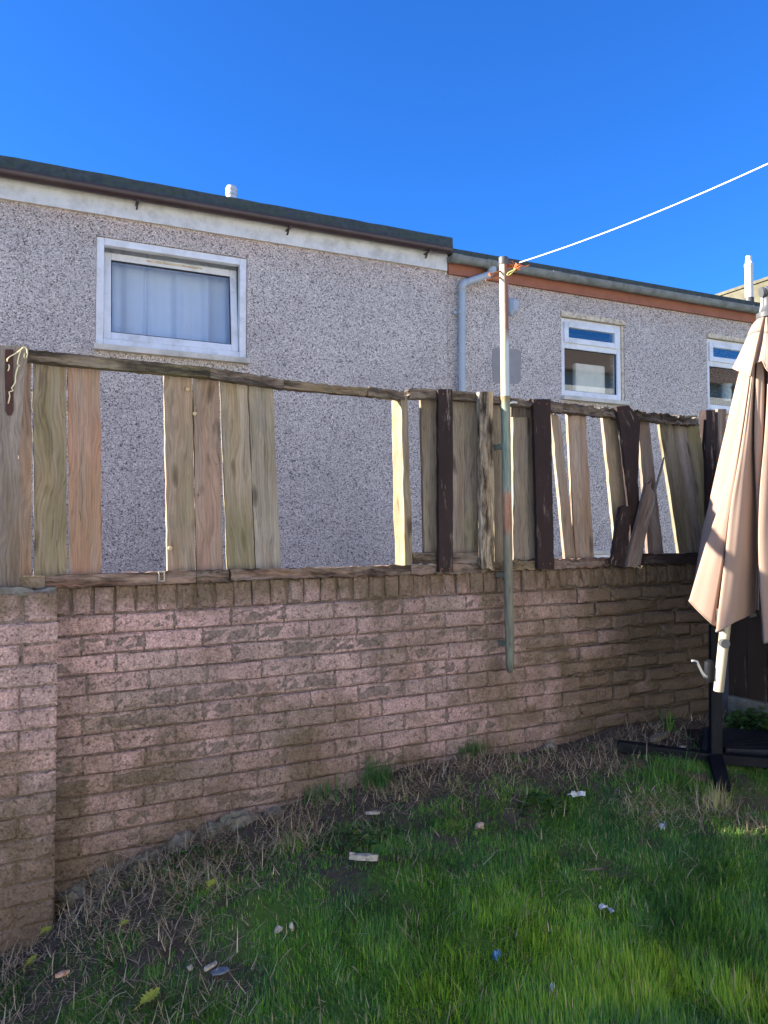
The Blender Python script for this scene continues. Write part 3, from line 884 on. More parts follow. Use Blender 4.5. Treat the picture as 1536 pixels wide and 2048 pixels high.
# mortar and core
mb = MB()
nxm = 330
rows = [(-.3, .004)]
for c in range(17, -1, -1):
    zb0 = -c * PITCHZ - .002
    for dz, dp in ((-.0050, 1.0), (.0, 1.0), (.0050, 1.0), (.016, .0), (PITCHZ * .5, -.2), (PITCHZ - .016, .0)):
        if c == 0 and dz > .02: continue
        rows.append((Z0 + zb0 + dz, dp))
rows.append((Z0 + .09, .6))
vs = []; fs = []
nr_ = len(rows)
for i in range(nxm + 1):
    x = -4.5 + (3.74 + 4.5) * i / nxm
    ruin = min(max((x - 2.4) / .5, 0), 1)
    for zr, dp in rows:
        rec = .0022 + .0105 * max(dp, 0) - .0006 * (dp < 0) + .013 * ruin
        if zr > Z0: rec = .016
        vs.append((x, WALL_Y + rec + rb.gauss(0, .0016), zr + SLOPE * x + rb.gauss(0, .0008)))
for i in range(nxm):
    for j in range(nr_ - 1):
        a = i * nr_ + j; fs.append((a, a + nr_, a + nr_ + 1, a + 1))
mb.add(vs, fs)
mb.box(-4.5, 3.74, WALL_Y + .035, WALL_Y + .213, -.3, wz(0) + .072)
mb.hexa([(-4.5, WALL_Y + .02, wz(-4.5) + .05), (3.74, WALL_Y + .02, wz(3.74) + .05), (3.74, WALL_Y + .21, wz(3.74) + .05), (-4.5, WALL_Y + .21, wz(-4.5) + .05), (-4.5, WALL_Y + .02, wz(-4.5) + .112), (3.74, WALL_Y + .02, wz(3.74) + .112), (3.74, WALL_Y + .21, wz(3.74) + .112), (-4.5, WALL_Y + .21, wz(-4.5) + .112)])
mb.build('mortar', MORTAR, brick_wall, recalc=False)
# crumbs of broken mortar squeezed out at the right-hand end
mb = MB()
for k in range(90):
    x = rb.uniform(2.45, 3.65); c = rb.randrange(0, 10)
    z = wz(x) - c * PITCHZ + rb.uniform(-.006, .006); r_ = rb.uniform(.004, .010); L = rb.uniform(.012, .05)
    mb.tube([(x - L, WALL_Y + .008, z + rb.gauss(0, .003)), (x, WALL_Y + rb.uniform(-.006, .002), z + rb.gauss(0, .004)), (x + L, WALL_Y + .008, z + rb.gauss(0, .003))], [r_ * .4, r_, r_ * .5], 5)
cr_ = mb.build('mortar_crumbs', MORTAR, brick_wall); cr_['kind'] = 'stuff'

# pier at the left
PY = 2.935; PX1 = on_y(114, 1400, PY).x; PX0 = PX1 - .34
pz0 = on_y(60, 1244, PY).z
mb = MB(); mb.box(PX0 + .006, PX1 - .007, PY + .007, WALL_Y - .002, -.2, pz0 + .095)
pier = mb.build('pier', MORTAR, brick_wall)
def pier_brick(me, x, z, sx, name='brick', ro=0.0):
    return put_brick(me, x, PY + rb.gauss(0, .002), z, sx, ang + rb.gauss(0, .005) + ro, name=name, par=pier)
for c in range(17):
    z = pz0 - (c + .5) * PITCHZ - .002
    if z < -.06: break
    if c % 2 == 0:
        L1 = .217; segs = [(PX0, PX0 + .11), (PX0 + .118, PX1)]
    else:
        segs = [(PX0, PX0 + .217), (PX0 + .225, PX1)]
    for a, b in segs:
        pier_brick(rb.choice(BM) if b - a > .15 else rb.choice(HM), (a + b) / 2, z, (b - a) / (.217 if b - a > .15 else .105))
for k in range(3):
    w = .34 / 3
    pier_brick(rb.choice(SM), PX0 + w * (k + .5), pz0 + .052, (w - .012) / .0665, 'coping_brick')
mb = MB(); vs = []
a = on_y(0, 1180, 2.95); b = on_y(116, 1172, 2.95)
n = 14
for k in range(n):
    a = PX0 + .006 + (.328) * k / n; b = PX0 + .006 + .328 * (k + 1) / n
    h = lambda q: .116 + .007 * math.sin(q * 31) + .004 * math.sin(q * 77)
    mb.hexa([(a, PY + .004, pz0 + .092), (b, PY + .004, pz0 + .092), (b, WALL_Y + .02, pz0 + .09), (a, WALL_Y + .02, pz0 + .09), (a, PY + .022, pz0 + h(a)), (b, PY + .022, pz0 + h(b)), (b, WALL_Y + .02, pz0 + h(b)), (a, WALL_Y + .02, pz0 + h(a))])
mb.build('mortar_cap', STONE, pier)

# ================================================================== FENCE
def resample(P, n):
    P = [Vector(p) for p in P]
    L = [0]
    for a, b in zip(P, P[1:]): L.append(L[-1] + (b - a).length)
    out = []
    for i in range(n + 1):
        t = L[-1] * i / n
        k = 0
        while k < len(L) - 2 and L[k + 1] < t: k += 1
        s = (t - L[k]) / max(L[k + 1] - L[k], 1e-9)
        out.append(P[k].lerp(P[k + 1], min(max(s, 0), 1)))
    return out
def plank(name, parent, Lp, Rp, y, th, mat, color, ext=(0, 0), n=14, m=4, edge=.0012, face=.0012, jag=(0, 0), tilt_y=0.0, world=False, label=None, loc=None):
    """A board whose two long edges follow Lp and Rp (photo points on the plane y, or x,z pairs)."""
    if not world:
        Lw = [on_y(a, b, y) for a, b in Lp]; Rw = [on_y(a, b, y) for a, b in Rp]
    else:
        Lw = [Vector((a, y, b)) for a, b in Lp]; Rw = [Vector((a, y, b)) for a, b in Rp]
    for P in (Lw, Rw):
        P[0] = P[0] + (P[0] - P[1]).normalized() * ext[0]
        P[-1] = P[-1] + (P[-1] - P[-2]).normalized() * ext[1]
    Ls = resample(Lw, n); Rs = resample(Rw, n)
    r2 = random.Random(hash((round(Lw[0].x, 3), round(Lw[0].z, 3))) & 0xffff)
    off = Vector((r2.uniform(0, 9), r2.uniform(0, 9), r2.uniform(0, 9)))
    jt = [r2.uniform(-1, 1) * jag[0] for _ in range(m + 1)]; jb = [r2.uniform(-1, 1) * jag[1] for _ in range(m + 1)]
    cup = r2.uniform(-.002, .003)
    top = (Ls[0] + Rs[0]) / 2
    mb = MB(); vs = []; gs = []
    for side in (0, 1):
        for i in range(n + 1):
            a = Ls[i].copy(); b = Rs[i].copy()
            d = (Ls[min(i + 1, n)] - Ls[max(i - 1, 0)]).normalized()
            w = (b - a).length
            a += (b - a) * (r2.gauss(0, edge) / max(w, .01)); b += (a - b) * (r2.gauss(0, edge) / max(w, .01))
            for j in range(m + 1):
                t = j / m
                p = a.lerp(b, t)
                if i == 0: p -= d * jt[j]
                if i == n: p += d * jb[j]
                yy = y + cup * (1 - (2 * t - 1) ** 2) + (r2.gauss(0, face) if side == 0 else 0) + (th if side else 0)
                yy += tilt_y * (p - top).dot(d)
                if face > .003 and side == 1: yy += 0
                vs.append(Vector((p.x, yy, p.z)))
                gs.append(((t - .5) * w + off.x, (0.0 if not side else th) + off.y, (Ls[0] - a).length + off.z))
    N = (n + 1) * (m + 1)
    F = lambda s, i, j: s * N + i * (m + 1) + j
    fs = []
    for i in range(n):
        for j in range(m):
            fs.append((F(0, i, j), F(0, i + 1, j), F(0, i + 1, j + 1), F(0, i, j + 1)))
            fs.append((F(1, i, j), F(1, i, j + 1), F(1, i + 1, j + 1), F(1, i + 1, j)))
        fs.append((F(0, i, 0), F(1, i, 0), F(1, i + 1, 0), F(0, i + 1, 0)))
        fs.append((F(0, i, m), F(0, i + 1, m), F(1, i + 1, m), F(1, i, m)))
    for j in range(m):
        fs.append((F(0, 0, j), F(0, 0, j + 1), F(1, 0, j + 1), F(1, 0, j)))
        fs.append((F(0, n, j), F(1, n, j), F(1, n, j + 1), F(0, n, j + 1)))
    mb.add(vs, fs, gs)
    if loc is not None: mb.v = [tuple(Vector(v) - Vector(loc)) for v in mb.v]
    o = mb.build(name, mat, parent, grain=True, color=color, smooth=False)
    if loc is not None: o.location = loc
    if label: o['label'] = label
    return o

PINK = (.35, .230, .165, .28); TAN = (.34, .245, .165, .30); OLIVE = (.29, .225, .145, .55); GREYB = (.28, .235, .185, .30)
RED = (.36, .200, .140, .30); DARKB = (.11, .085, .068, .25); PALE = (.40, .33, .22, .10)
RAILY = 3.047; BY = 3.094
FL = thing('wooden_fence', 'left fence panel on the wall with six boards, wide gaps and a stout post', 'fence', (.9, 3.08, 1.34))
# post on the pier
plank('post', FL, [(-22, 690), (-24, 1182)], [(58, 693), (50, 740), (38, 900), (38, 1180)], 3.005, .075, WOOD, (.175, .128, .098, .12), n=22, m=6, face=.002, edge=.002)
# boards
plank('board', FL, [(37, 735), (37, 1150)], [(61.5, 735), (63.5, 1150)], BY, .019, WOOD, PINK, (.05, .03))
plank('board', FL, [(65.5, 735), (68.5, 1148)], [(132, 740), (134, 1148)], BY, .020, WOOD, OLIVE, (.05, .03), n=18, m=6)
plank('board', FL, [(136, 740), (138.5, 1146)], [(200, 743), (204, 1146)], BY, .019, WOOD, RED, (.05, .03), n=18, m=6)
plank('board', FL, [(328, 757), (335, 1141)], [(384, 762), (390.5, 1141)], BY, .018, WOOD, (.30, .205, .145, .45), (.05, .03), n=18, m=6)
plank('board', FL, [(386.5, 763), (393.5, 1141)], [(438, 766), (446, 1141)], BY, .018, WOOD, (.31, .205, .155, .25), (.05, .03), n=18, m=6)
plank('board', FL, [(441.5, 768), (455.5, 1138)], [(494.5, 773), (510, 1137)], BY, .019, WOOD, OLIVE, (.05, .03), n=18, m=6)
plank('board', FL, [(496.5, 773), (512, 1136)], [(546, 779), (562, 1133)], BY, .018, WOOD, GREYB, (.05, .03), n=18, m=6)
# upright at the right end, its left face in the sun
plank('upright', FL, [(802.5, 790), (810.5, 1131)], [(815, 791), (825.5, 1130)], 3.052, .098, WOOD, (.19, .142, .078, .10), (.0, .012), n=14, m=3)
# rails
plank('top_rail', FL, [(44, 697), (150, 708), (290, 722), (420, 735)], [(44, 720), (150, 731), (290, 743), (420, 755)], RAILY, .046, ROT, (.20, .145, .110, .75), n=26, m=4, face=.0014, edge=.0012)
plank('top_rail', FL, [(420.5, 735), (500, 747), (568, 760)], [(420.5, 755), (500, 767), (568, 777)], RAILY + .002, .046, ROT, (.19, .135, .105, .5), n=20, m=4, face=.0018, edge=.0014)
plank('top_rail', FL, [(568.5, 759), (650, 768), (735, 776)], [(568.5, 777), (650, 784), (735, 791)], RAILY, .046, ROT, (.22, .15, .105, .4), n=22, m=4, face=.002, edge=.0016, jag=(0, .006))
plank('top_rail', FL, [(737, 773), (770, 778), (808, 783)], [(737, 791), (770, 795), (808, 800)], RAILY - .001, .046, ROT, (.20, .14, .10, .3), n=14, m=4, face=.002, edge=.0016, jag=(.006, .004))
plank('bottom_rail', FL, [(36, 1153), (90, 1152)], [(36, 1180), (90, 1177)], RAILY - .004, .048, WOOD, (.27, .19, .11, .5), n=10, face=.002)
plank('bottom_rail', FL, [(90.5, 1152), (250, 1146), (392, 1141)], [(90.5, 1177), (250, 1171), (392, 1165)], RAILY, .046, ROT, (.34, .18, .12, .1), n=26, face=.0018, edge=.0016)
plank('bottom_rail', FL, [(393, 1142), (458, 1140)], [(393, 1166), (458, 1164)], RAILY + .001, .046, ROT, (.23, .15, .11, .2), n=12, face=.003, edge=.002)
plank('bottom_rail', FL, [(461, 1139), (600, 1136), (700, 1134), (822, 1130)], [(463, 1161), (600, 1156), (700, 1153), (822, 1149)], RAILY, .046, ROT, (.25, .155, .115, .15), n=34, face=.003, edge=.0025, jag=(.003, 0))
# clip on the lower rail
p0 = on_y(323, 1153, RAILY - .004)
mb = MB(); frame_ring(mb, p0.x - .013, p0.x + .013, p0.z - .020, p0.z + .020, .006, RAILY - .010, RAILY - .003)
mb.build('metal_clip', CHALK, FL, bevel=.002)
# the panel carrying on to the left of the photo
FX = thing('wooden_fence', 'fence run left of the post, just outside the picture', 'fence', (-1.9, 3.08, 1.3))
x = -.22; k = 0
while x > -4.3:
    w = rb.uniform(.115, .13)
    if True:
        plank('board', FX, [(x - w, 2.15), (x - w, 1.3)], [(x, 2.15), (x, 1.3)], BY, .019, WOOD, rb.choice([PINK, TAN, OLIVE, GREYB]), world=True, n=6, m=2)
    x -= w + .006; k += 1
plank('top_rail', FX, [(-4.3, 2.19), (-.12, 2.19)], [(-4.3, 2.10), (-.12, 2.10)], RAILY, .046, ROT, (.20, .145, .110, .6), world=True)
plank('bottom_rail', FX, [(-4.3, 1.35), (-.12, 1.36)], [(-4.3, 1.27), (-.12, 1.31)], RAILY, .046, ROT, (.26, .15, .11, .2), world=True)

# ---- right panel, half collapsed
FR = thing('wooden_fence', 'broken right fence panel with leaning boards and dark painted pickets', 'fence', (2.6, 3.08, 1.36))
RB = 3.094
plank('top_rail', FR, [(818, 776), (874, 780), (950, 788), (1000, 793)], [(818, 797), (874, 797), (950, 802), (1000, 807)], RAILY, .046, ROT, (.21, .15, .10, .15), n=24, face=.002, edge=.0016, jag=(.008, 0))
plank('top_rail', FR, [(1000.5, 793), (1060, 799), (1102, 803), (1170, 811), (1236, 817)], [(1000.5, 807), (1060, 815), (1102, 823), (1170, 829), (1236, 837)], RAILY + .001, .046, ROT, (.13, .095, .075, .1), n=34, face=.006, edge=.004)
plank('top_rail', FR, [(1237, 815), (1290, 825), (1340, 828), (1397, 836)], [(1237, 836), (1290, 843), (1340, 846), (1397, 850)], RAILY, .046, ROT, (.12, .09, .075, .25), n=34, face=.008, edge=.006, jag=(.004, .006))
plank('board', FR, [(842, 798), (849, 1106)], [(886, 801), (881, 1106)], RB, .019, WOOD, (.22, .175, .13, .3), (.05, .02))
plank('board', FR, [(903, 802), (905, 1106)], [(928, 803), (929, 1106)], RB, .019, WOOD, (.20, .155, .115, .3), (.05, .02))
plank('board', FR, [(928.6, 803), (929.6, 1106)], [(962, 808), (960, 1106)], RB + .004, .019, WOOD, (.165, .13, .10, .6), (.05, .02))
plank('board', FR, [(984, 812), (989, 1125)], [(1007, 814), (1011, 1125)], RB, .019, WOOD, (.23, .185, .135, .35), (.05, .02))
plank('board', FR, [(1022, 816), (1022, 900)], [(1069, 820), (1069, 900)], RB + .022, .016, WOOD, DARKB, (.04, .3))
plank('board', FR, [(1026, 834), (1027, 1121)], [(1055.5, 835), (1057, 1120)], RB - .002, .019, WOOD, (.26, .215, .165, .12), (0, .015), jag=(.002, .004))
plank('board', FR, [(1056.5, 836), (1058, 1120)], [(1068, 836), (1075, 1118)], RB, .019, WOOD, (.22, .18, .14, .12), (0, .015))
plank('board', FR, [(1102, 822), (1130, 1117)], [(1121, 841), (1151, 1117)], RB, .019, WOOD, (.25, .185, .135, .15), (.0, .02), jag=(.014, 0), label='narrow split board with a ragged top')
plank('board', FR, [(1135, 826), (1152, 1117)], [(1171, 829), (1188, 1115)], RB, .019, WOOD, (.27, .185, .13, .12), (.05, .02), m=6)
plank('board', FR, [(1205, 835), (1232, 1100)], [(1241, 838), (1264, 1100)], RB, .019, WOOD, (.23, .17, .115, .2), (.05, .02))
plank('board', FR, [(1277, 850), (1296, 1105)], [(1299, 852), (1327, 1105)], RB, .019, WOOD, (.15, .11, .09, .1), (.04, .02))
plank('board', FR, [(1319, 848), (1358, 1106)], [(1345, 849), (1386, 1107)], RB, .019, WOOD, (.17, .145, .11, .45), (.05, .02))
plank('board', FR, [(1345.8, 849), (1386.6, 1107)], [(1371, 850), (1410, 1108)], RB + .002, .019, WOOD, (.16, .135, .105, .5), (.05, .02))
plank('board', FR, [(1371.8, 850), (1410.8, 1108)], [(1397, 848), (1436, 1108)], RB, .019, WOOD, (.19, .165, .10, .9), (.05, .02))
# lower rails
plank('bottom_rail', FR, [(826, 1106), (961, 1105)], [(827, 1127), (961, 1127)], RAILY + .012, .035, ROT, (.20, .14, .105, .2), n=18, face=.003, edge=.002)
plank('bottom_rail', FR, [(823, 1131), (900, 1128), (962, 1127)], [(823, 1149), (900, 1147), (962, 1144)], RAILY, .046, ROT, (.25, .16, .12, .1), n=16, face=.003, edge=.003)
plank('bottom_rail', FR, [(963, 1125), (1072, 1120)], [(963, 1144), (1072, 1139)], RAILY + .001, .046, ROT, (.25, .17, .11, .55), n=16, face=.003, edge=.003)
plank('bottom_rail', FR, [(1072.5, 1119), (1150, 1118), (1222, 1116)], [(1072.5, 1139), (1150, 1137), (1222, 1133)], RAILY, .046, ROT, (.17, .09, .07, .05), n=22, face=.004, edge=.003)
plank('bottom_rail', FR, [(1288, 1107), (1340, 1107), (1404, 1105)], [(1288, 1131), (1340, 1128), (1404, 1126)], RAILY, .046, ROT, (.06, .045, .04, .05), n=16, face=.002)
# dark painted pickets on the front
PKY = 3.024
plank('picket', FR, [(877, 778), (878, 1144)], [(905, 778), (906.5, 1144)], PKY, .021, PAINTW, (.20, .15, .12, .0), n=20, face=.0006)
plank('picket', FR, [(959, 783), (962, 1133), (964, 1138)], [(986, 783), (989, 1139)], PKY, .021, MOTTLE, (.40, .315, .205, .0), n=26, m=6, face=.0015, edge=.0016, jag=(.002, .006), label='picket with its dark paint weathered off in mottled patches')
plank('picket', FR, [(1067, 798), (1076, 1138)], [(1101, 798), (1108.5, 1138)], PKY, .021, PAINTW, (.14, .11, .10, .0), n=20, face=.0006)
plank('picket', FR, [(1233, 813), (1243, 870), (1262, 1040), (1266, 1134)], [(1257, 811), (1281, 838), (1276, 960), (1289, 1130)], PKY, .021, PAINTW, (.13, .10, .085, .1), n=22, face=.001, label='dark picket leaning over at the broken right end')
mb = MB()
for (a, b) in ((886, 788), (898, 789), (884, 1138), (899, 1137), (968, 793), (980, 1130), (1078, 806), (1093, 808), (1086, 1128), (1100, 1127), (1244, 822)):
    q = on_y(a, b, PKY - .001); mb.tube([q, q + Vector((0, -.003, 0))], .0034, 8)
nl = mb.build('nail_heads', RUST, FR); nl['kind'] = 'stuff'
# loose broken planks leaning on the rail
def loose(Lp, Rp, y, mat, colr, label, jag):
    q = on_y(*Lp[-1], y)
    o = plank('broken_plank', None, Lp, Rp, y, .02, mat, colr, n=18, m=5, face=.0025, edge=.002, jag=jag, loc=tuple(q))
    return tag(o, label, 'plank', 'broken planks leaning on the lower rail')
loose([(1241, 1015), (1222, 1129)], [(1263, 1010), (1254, 1137)], 3.001, PAINTW, (.14, .10, .08, .1), 'short dark brown plank leaning left against the lower rail', (.01, .003))
poly = [(1293, 967), (1298, 969), (1303, 962), (1302, 976), (1309, 985), (1317, 968), (1325, 940), (1332, 914), (1329, 934), (1314, 985), (1310, 1004), (1303, 1026), (1292, 1070), (1285, 1108), (1281, 1131), (1275, 1130), (1271, 1137), (1264, 1133), (1255, 1134), (1258, 1112), (1263, 1090), (1279, 1030)]
y0_ = 2.982
W = [on_y(a_, b_, y0_) for a_, b_ in poly]
q0 = W[18]; axis_ = (W[0] - W[19]).normalized(); perp = Vector((axis_.z, 0, -axis_.x))
vs = []; gs = []
for k_, dy in enumerate((0.0, .021)):
    for i_, p_ in enumerate(W):
        rel = p_ - q0
        vs.append(Vector((p_.x, y0_ + dy + (.010 if k_ == 0 and 5 <= i_ <= 9 else 0), p_.z)) - q0); gs.append((rel.dot(perp) + 3.3, dy + 1.1, rel.dot(axis_) + 5.0))
n = len(W); mb = MB()
mb.add(vs, [tuple(range(n)), tuple(range(2 * n - 1, n - 1, -1))] + [(i, i + n, (i + 1) % n + n, (i + 1) % n) for i in range(n)], gs)
o = mb.build('broken_plank', WOOD, None, grain=True, color=(.165, .12, .10, .1)); o.location = q0
tag(o, 'splintered plank with a sharp spike leaning right against the lower rail', 'plank', 'broken planks leaning on the lower rail')

# scroll bracket on the post
pb = thing('plant_bracket', 'rusty hanging basket bracket with a curly pale wire on the left post', 'bracket', tuple(on_y(19, 820, 3.0)))
S = lambda x, y: (x / 3.657, 680 + y / 3.657)
poly = [S(38, 70), (27, 699), (26, 760), (27, 820), (23, 831), (15, 831), (11, 822), (10, 740)]
mb = MB(); mb.prism([(on_y(a, b, 3.0).x, on_y(a, b, 3.0).z) for a, b in poly], 2.995, 3.002); mb.build('plate', PLATE, pb, bevel=.002)
def wire(pts, rad, name='scroll'):
    P = [on_y(*S(*p), 2.985) for p in pts]
    mb = MB(); mb.tube(P, rad, 6); return mb.build(name, SCROLL, pb, smooth='all')
wire([(52, 158), (55, 138), (70, 122), (110, 100), (145, 78), (168, 55), (185, 52), (197, 72), (200, 105), (192, 130), (180, 137), (175, 120), (180, 95)], .0022)
wire([(150, 78), (140, 110), (130, 150), (128, 178), (145, 190), (132, 192), (125, 215), (118, 238), (112, 270), (112, 310), (96, 335), (84, 352), (97, 370), (78, 376), (66, 380), (72, 410), (66, 440), (60, 465)], .0022)
wire([(62, 178), (68, 190), (66, 210), (58, 226)], .0022)
# snails
for (px, py), lb in zip(((375, 779), (389, 828), (340, 1097)), ('tiny snail high on the board left of the narrow slit', 'tiny snail beside the slit, lower than its neighbour', 'tiny snail near the foot of the board right of the open gap')):
    p = on_y(px, py, BY - .006)
    mb = MB(); pts = []
    for k in range(26):
        t = k / 25; a_ = t * 4 * math.pi; r_ = .0075 * (1 - .85 * t)
        pts.append(p + Vector((r_ * math.cos(a_), -.004 * t, r_ * .8 * math.sin(a_))))
    mb.tube(pts, [.0042 * (1 - .8 * k / 25) for k in range(26)], 6)
    solo(mb, 'snail', SNAILM, tuple(p), lb, 'snail', 'snails on the fence boards', smooth='all')

# ---- fence on the right side, running towards the viewer
SFX = 3.76
SF = thing('side_fence', 'dark close-boarded side fence behind the folded parasol at the right edge', 'fence', (SFX, 2.0, .5))
y = 3.05; k = 0
while y > -.6:
    w = .118
    zt = 1.98 + (.0 if k else .06)
    mb = MB(); vs = [(SFX, y - w, .62), (SFX, y, .62), (SFX + .018, y, .62), (SFX + .018, y - w, .62), (SFX, y - w, zt), (SFX, y, zt), (SFX + .018, y, zt), (SFX + .018, y - w, zt)]
    mb.add(vs, [(0, 1, 5, 4), (1, 2, 6, 5), (2, 3, 7, 6), (3, 0, 4, 7), (4, 5, 6, 7), (3, 2, 1, 0)], [(v[1] + k, v[0], v[2]) for v in vs])
    mb.build('board', SIDEW, SF, grain=True, color=(.11, .085, .06, .5))
    y -= w + .008; k += 1
for zc in (.85, 1.75):
    mb = MB(); mb.box(SFX + .019, SFX + .06, -.6, 3.05, zc - .04, zc + .04); mb.build('rail', SIDEW, SF, grain=True, color=(.11, .085, .06, .3))
mb = MB(); mb.box(SFX - .01, SFX + .03, -.6, 3.05, .2, .615); mb.build('gravel_board', STONE, SF, bevel=.005)
for (a, b, c, d, lab) in ((1412, 1431, 820, 1100, 'brown post with a sunlit left edge'), (1436, 1452, 818, 1100, None)):
    o = plank('end_post', SF, [(a, c), (a + 3, d)], [(b, c), (b + 3, d)], 3.075, .05, PAINTW if lab else WOOD, (.16, .10, .075, .1), n=10, m=3, label=lab)

# ================================================================== CLOTHES POST AND LINE
CPY = 2.985
pt = on_y(1007, 515, CPY); pm = on_y(1010.5, 793, CPY); pbm = on_y(1020, 1345, CPY)
cp = thing('clothes_post', 'tall washing line post with flaking cream and green paint fixed to the brick wall', 'post', tuple(pbm))
def lerp(a, b, t): return a + (b - a) * t
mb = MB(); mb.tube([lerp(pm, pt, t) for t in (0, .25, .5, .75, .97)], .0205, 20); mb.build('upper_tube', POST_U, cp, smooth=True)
mb = MB(); mb.tube([lerp(pm, pt, .945), lerp(pm, pt, 1.0)], .0235, 20); mb.build('cap', GREYP, cp, smooth=True, bevel=.003)
mb = MB(); mb.tube([lerp(pbm, pm, t) for t in (0, .02, .2, .4, .6, .8, 1.0)], [.012, .0195, .0215, .0215, .022, .022, .0225], 18); mb.build('lower_tube', POST_L, cp, smooth=True)
mb = MB(); q = lerp(pbm, pm, .97); mb.tube([q + Vector((-.02, .01, -.006)), q + Vector((.03, -.02, .012)), q + Vector((.055, -.015, .012))], .005, 8); mb.build('pin', METAL, cp, smooth=True)
for (a, b), nm in ((((1002, 542), (980, 549)), 0), (((1004, 555), (971, 560)), 1)):
    A_ = on_y(*a, CPY); B_ = on_y(*b, CPY - .02)
    mb = MB(); mb.tube([A_, B_], .0045, 8)
    if nm == 0: mb.tube([B_ + Vector((-.004, 0, -.002)), B_ + Vector((.003, 0, .002))], .0085, 8)
    mb.build('rusty_bolt', RUST, cp, smooth=True)
q = lerp(pbm, pm, .41)
for t in (.82, .35, .1):
    q = lerp(pbm, pm, t)
    mb = MB(); mb.box(q.x - .012, q.x + .012, CPY + .018, WALL_Y + .02, q.z - .012, q.z + .012)
    mb.tube([q + Vector((0, 0, -.012)), q + Vector((0, 0, .012))], .0225, 16)
    mb.build('wall_strap', POST_L, cp)
hk = on_y(1016, 531, CPY)
wl_ = thing('washing_line', 'white washing line tied off with orange twine, rising to the right', 'washing line', tuple(hk))
kn = on_y(1033, 534, CPY - .035)
st_ = on_y(1036, 526, CPY - .035)
en = at_depth(1720, 240, 2.55)
pts = []
for k in range(40):
    t = k / 39; p = lerp(st_, en, t); p.z -= .06 * 4 * t * (1 - t) * .5
    pts.append(p)
mb = MB(); mb.tube(pts, .0027, 8); mb.build('line', ROPE, wl_, smooth='all')
mb = MB()
r3 = random.Random(3)
for k in range(9):                                         # tangle of twine
    P = [hk + (kn - hk) * s + Vector((r3.gauss(0, .008), r3.gauss(0, .006), r3.gauss(0, .009))) for s in (0, .35, .8, 1.1, .9, 1.3)]
    mb.tube(P, .0026, 5)
for k in range(14):
    a_ = 2 * math.pi * k / 14; n_ = Vector((math.cos(a_), r3.gauss(0, .4), math.sin(a_))).normalized()
    m_ = n_.cross(Vector((.3, .8, .5))).normalized()
    mb.tube([kn + (n_ * math.cos(s) + m_ * math.sin(s)) * .0125 for s in [2 * math.pi * i / 10 for i in range(11)]], .0035, 5)
mb.tube([kn, on_y(1042, 531, CPY - .04), on_y(1050, 533, CPY - .04), on_y(1058, 530, CPY - .05)], .0025, 5)
mb.build('knot', TWINE, wl_, smooth='all')
mb = MB(); mb.tube([kn, on_y(1027, 540, CPY - .05), on_y(1017, 545, CPY - .055), on_y(1014, 549, CPY - .055), on_y(1016, 551, CPY - .055), on_y(1020, 549, CPY - .055), on_y(1031, 538, CPY - .05)], .0024, 6); mb.build('loop', LOOP, wl_, smooth='all')

# ================================================================== PARASOL
PO = on_g(1430, 1533)
pz = PO.z
para = thing('parasol', 'folded taupe cantilever parasol on a black cross base', 'parasol', (PO.x, PO.y, pz))
D0 = (PO - CAM).dot(_f)
# base: crossed channels
bl = on_g(1236, 1506); 
ax = Vector((bl.x - PO.x, bl.y - PO.y, 0)); La = ax.length; ax.normalize()
ay = Vector((-ax.y, ax.x, 0))
if ay.dot(_f) > 0: ay = -ay                                # towards the viewer
bc = Vector((PO.x, PO.y, pz + .045))
zl = gz(bl.x, bl.y) + .035
mb = MB(); mb.bar(Vector((bl.x, bl.y, zl)), bc + Vector((0, 0, -.005)), .06, .045)
mb.bar(bc + Vector((0, 0, -.005)), bc - ax * La + Vector((0, 0, -.02)), .06, .045)
mb.build('base_beam', BLACKM, para, bevel=.004)
ft = on_g(1447, 1592); Lb = (Vector((ft.x, ft.y, 0)) - Vector((PO.x, PO.y, 0))).length
mb = MB(); mb.bar(bc + Vector((0, 0, .004)), Vector((ft.x, ft.y, gz(ft.x, ft.y) + .03)), .062, .04); mb.bar(bc + Vector((0, 0, .004)), bc - ay * .42 + Vector((0, 0, .01)), .062, .04)
mb.build('base_leg', BLACKM, para, bevel=.004)
# lower mast (black), upper mast (beige) leaning into the canopy
m0 = at_depth(1431, 1520, D0); m1 = at_depth(1438, 1330, D0 + .0)
m2 = at_depth(1429, 1236, D0 + .05)
mb = MB(); mb.bar(m0 + Vector((0, 0, -.05)), at_depth(1430.5, 1250, D0 + .05), .052, .052, up=ax); mb.build('lower_mast', BLACKM, para, bevel=.008)
mb = MB(); mb.tube([at_depth(1411, 1503, D0 + .05), at_depth(1414, 1460, D0 + .09)], .022, 10); mb.build('brace', BLACKM, para, bevel=.003)
t0 = at_depth(1437, 1383, D0 - .065); t1 = at_depth(1451, 1250, D0 - .065); T = at_depth(1532, 600, D0 + .02)
mb = MB(); mb.tube([t0, t0.lerp(t1, .5), t1, t1.lerp(T, .5), T], [.0225, .0235, .0235, .0225, .022], 18); mb.build('upper_mast', BEIGE, para, smooth=True, bevel=.004)
k0 = at_depth(1449, 1287, D0 - .095)
mb = MB(); mb.tube([k0 + _f * .02, k0 - _f * .012], [.02, .021], 16); mb.build('knob', GREYP, para, smooth=True)
h0 = at_depth(1419, 1345, D0 - .02)
mb = MB(); mb.tube([h0 + Vector((0, 0, -.045)), h0 + Vector((0, 0, -.02)), h0 + Vector((0, 0, .05)), h0 + Vector((0, 0, .06))], [.015, .03, .026, .012], 14)
ck = mb.build('crank_housing', BLACKM, para, smooth=True)
C1 = [at_depth(a, b, D0 - .07) for a, b in ((1414, 1354), (1409, 1352), (1404, 1344), (1398, 1332), (1394, 1323), (1389, 1321.5), (1383, 1322))]
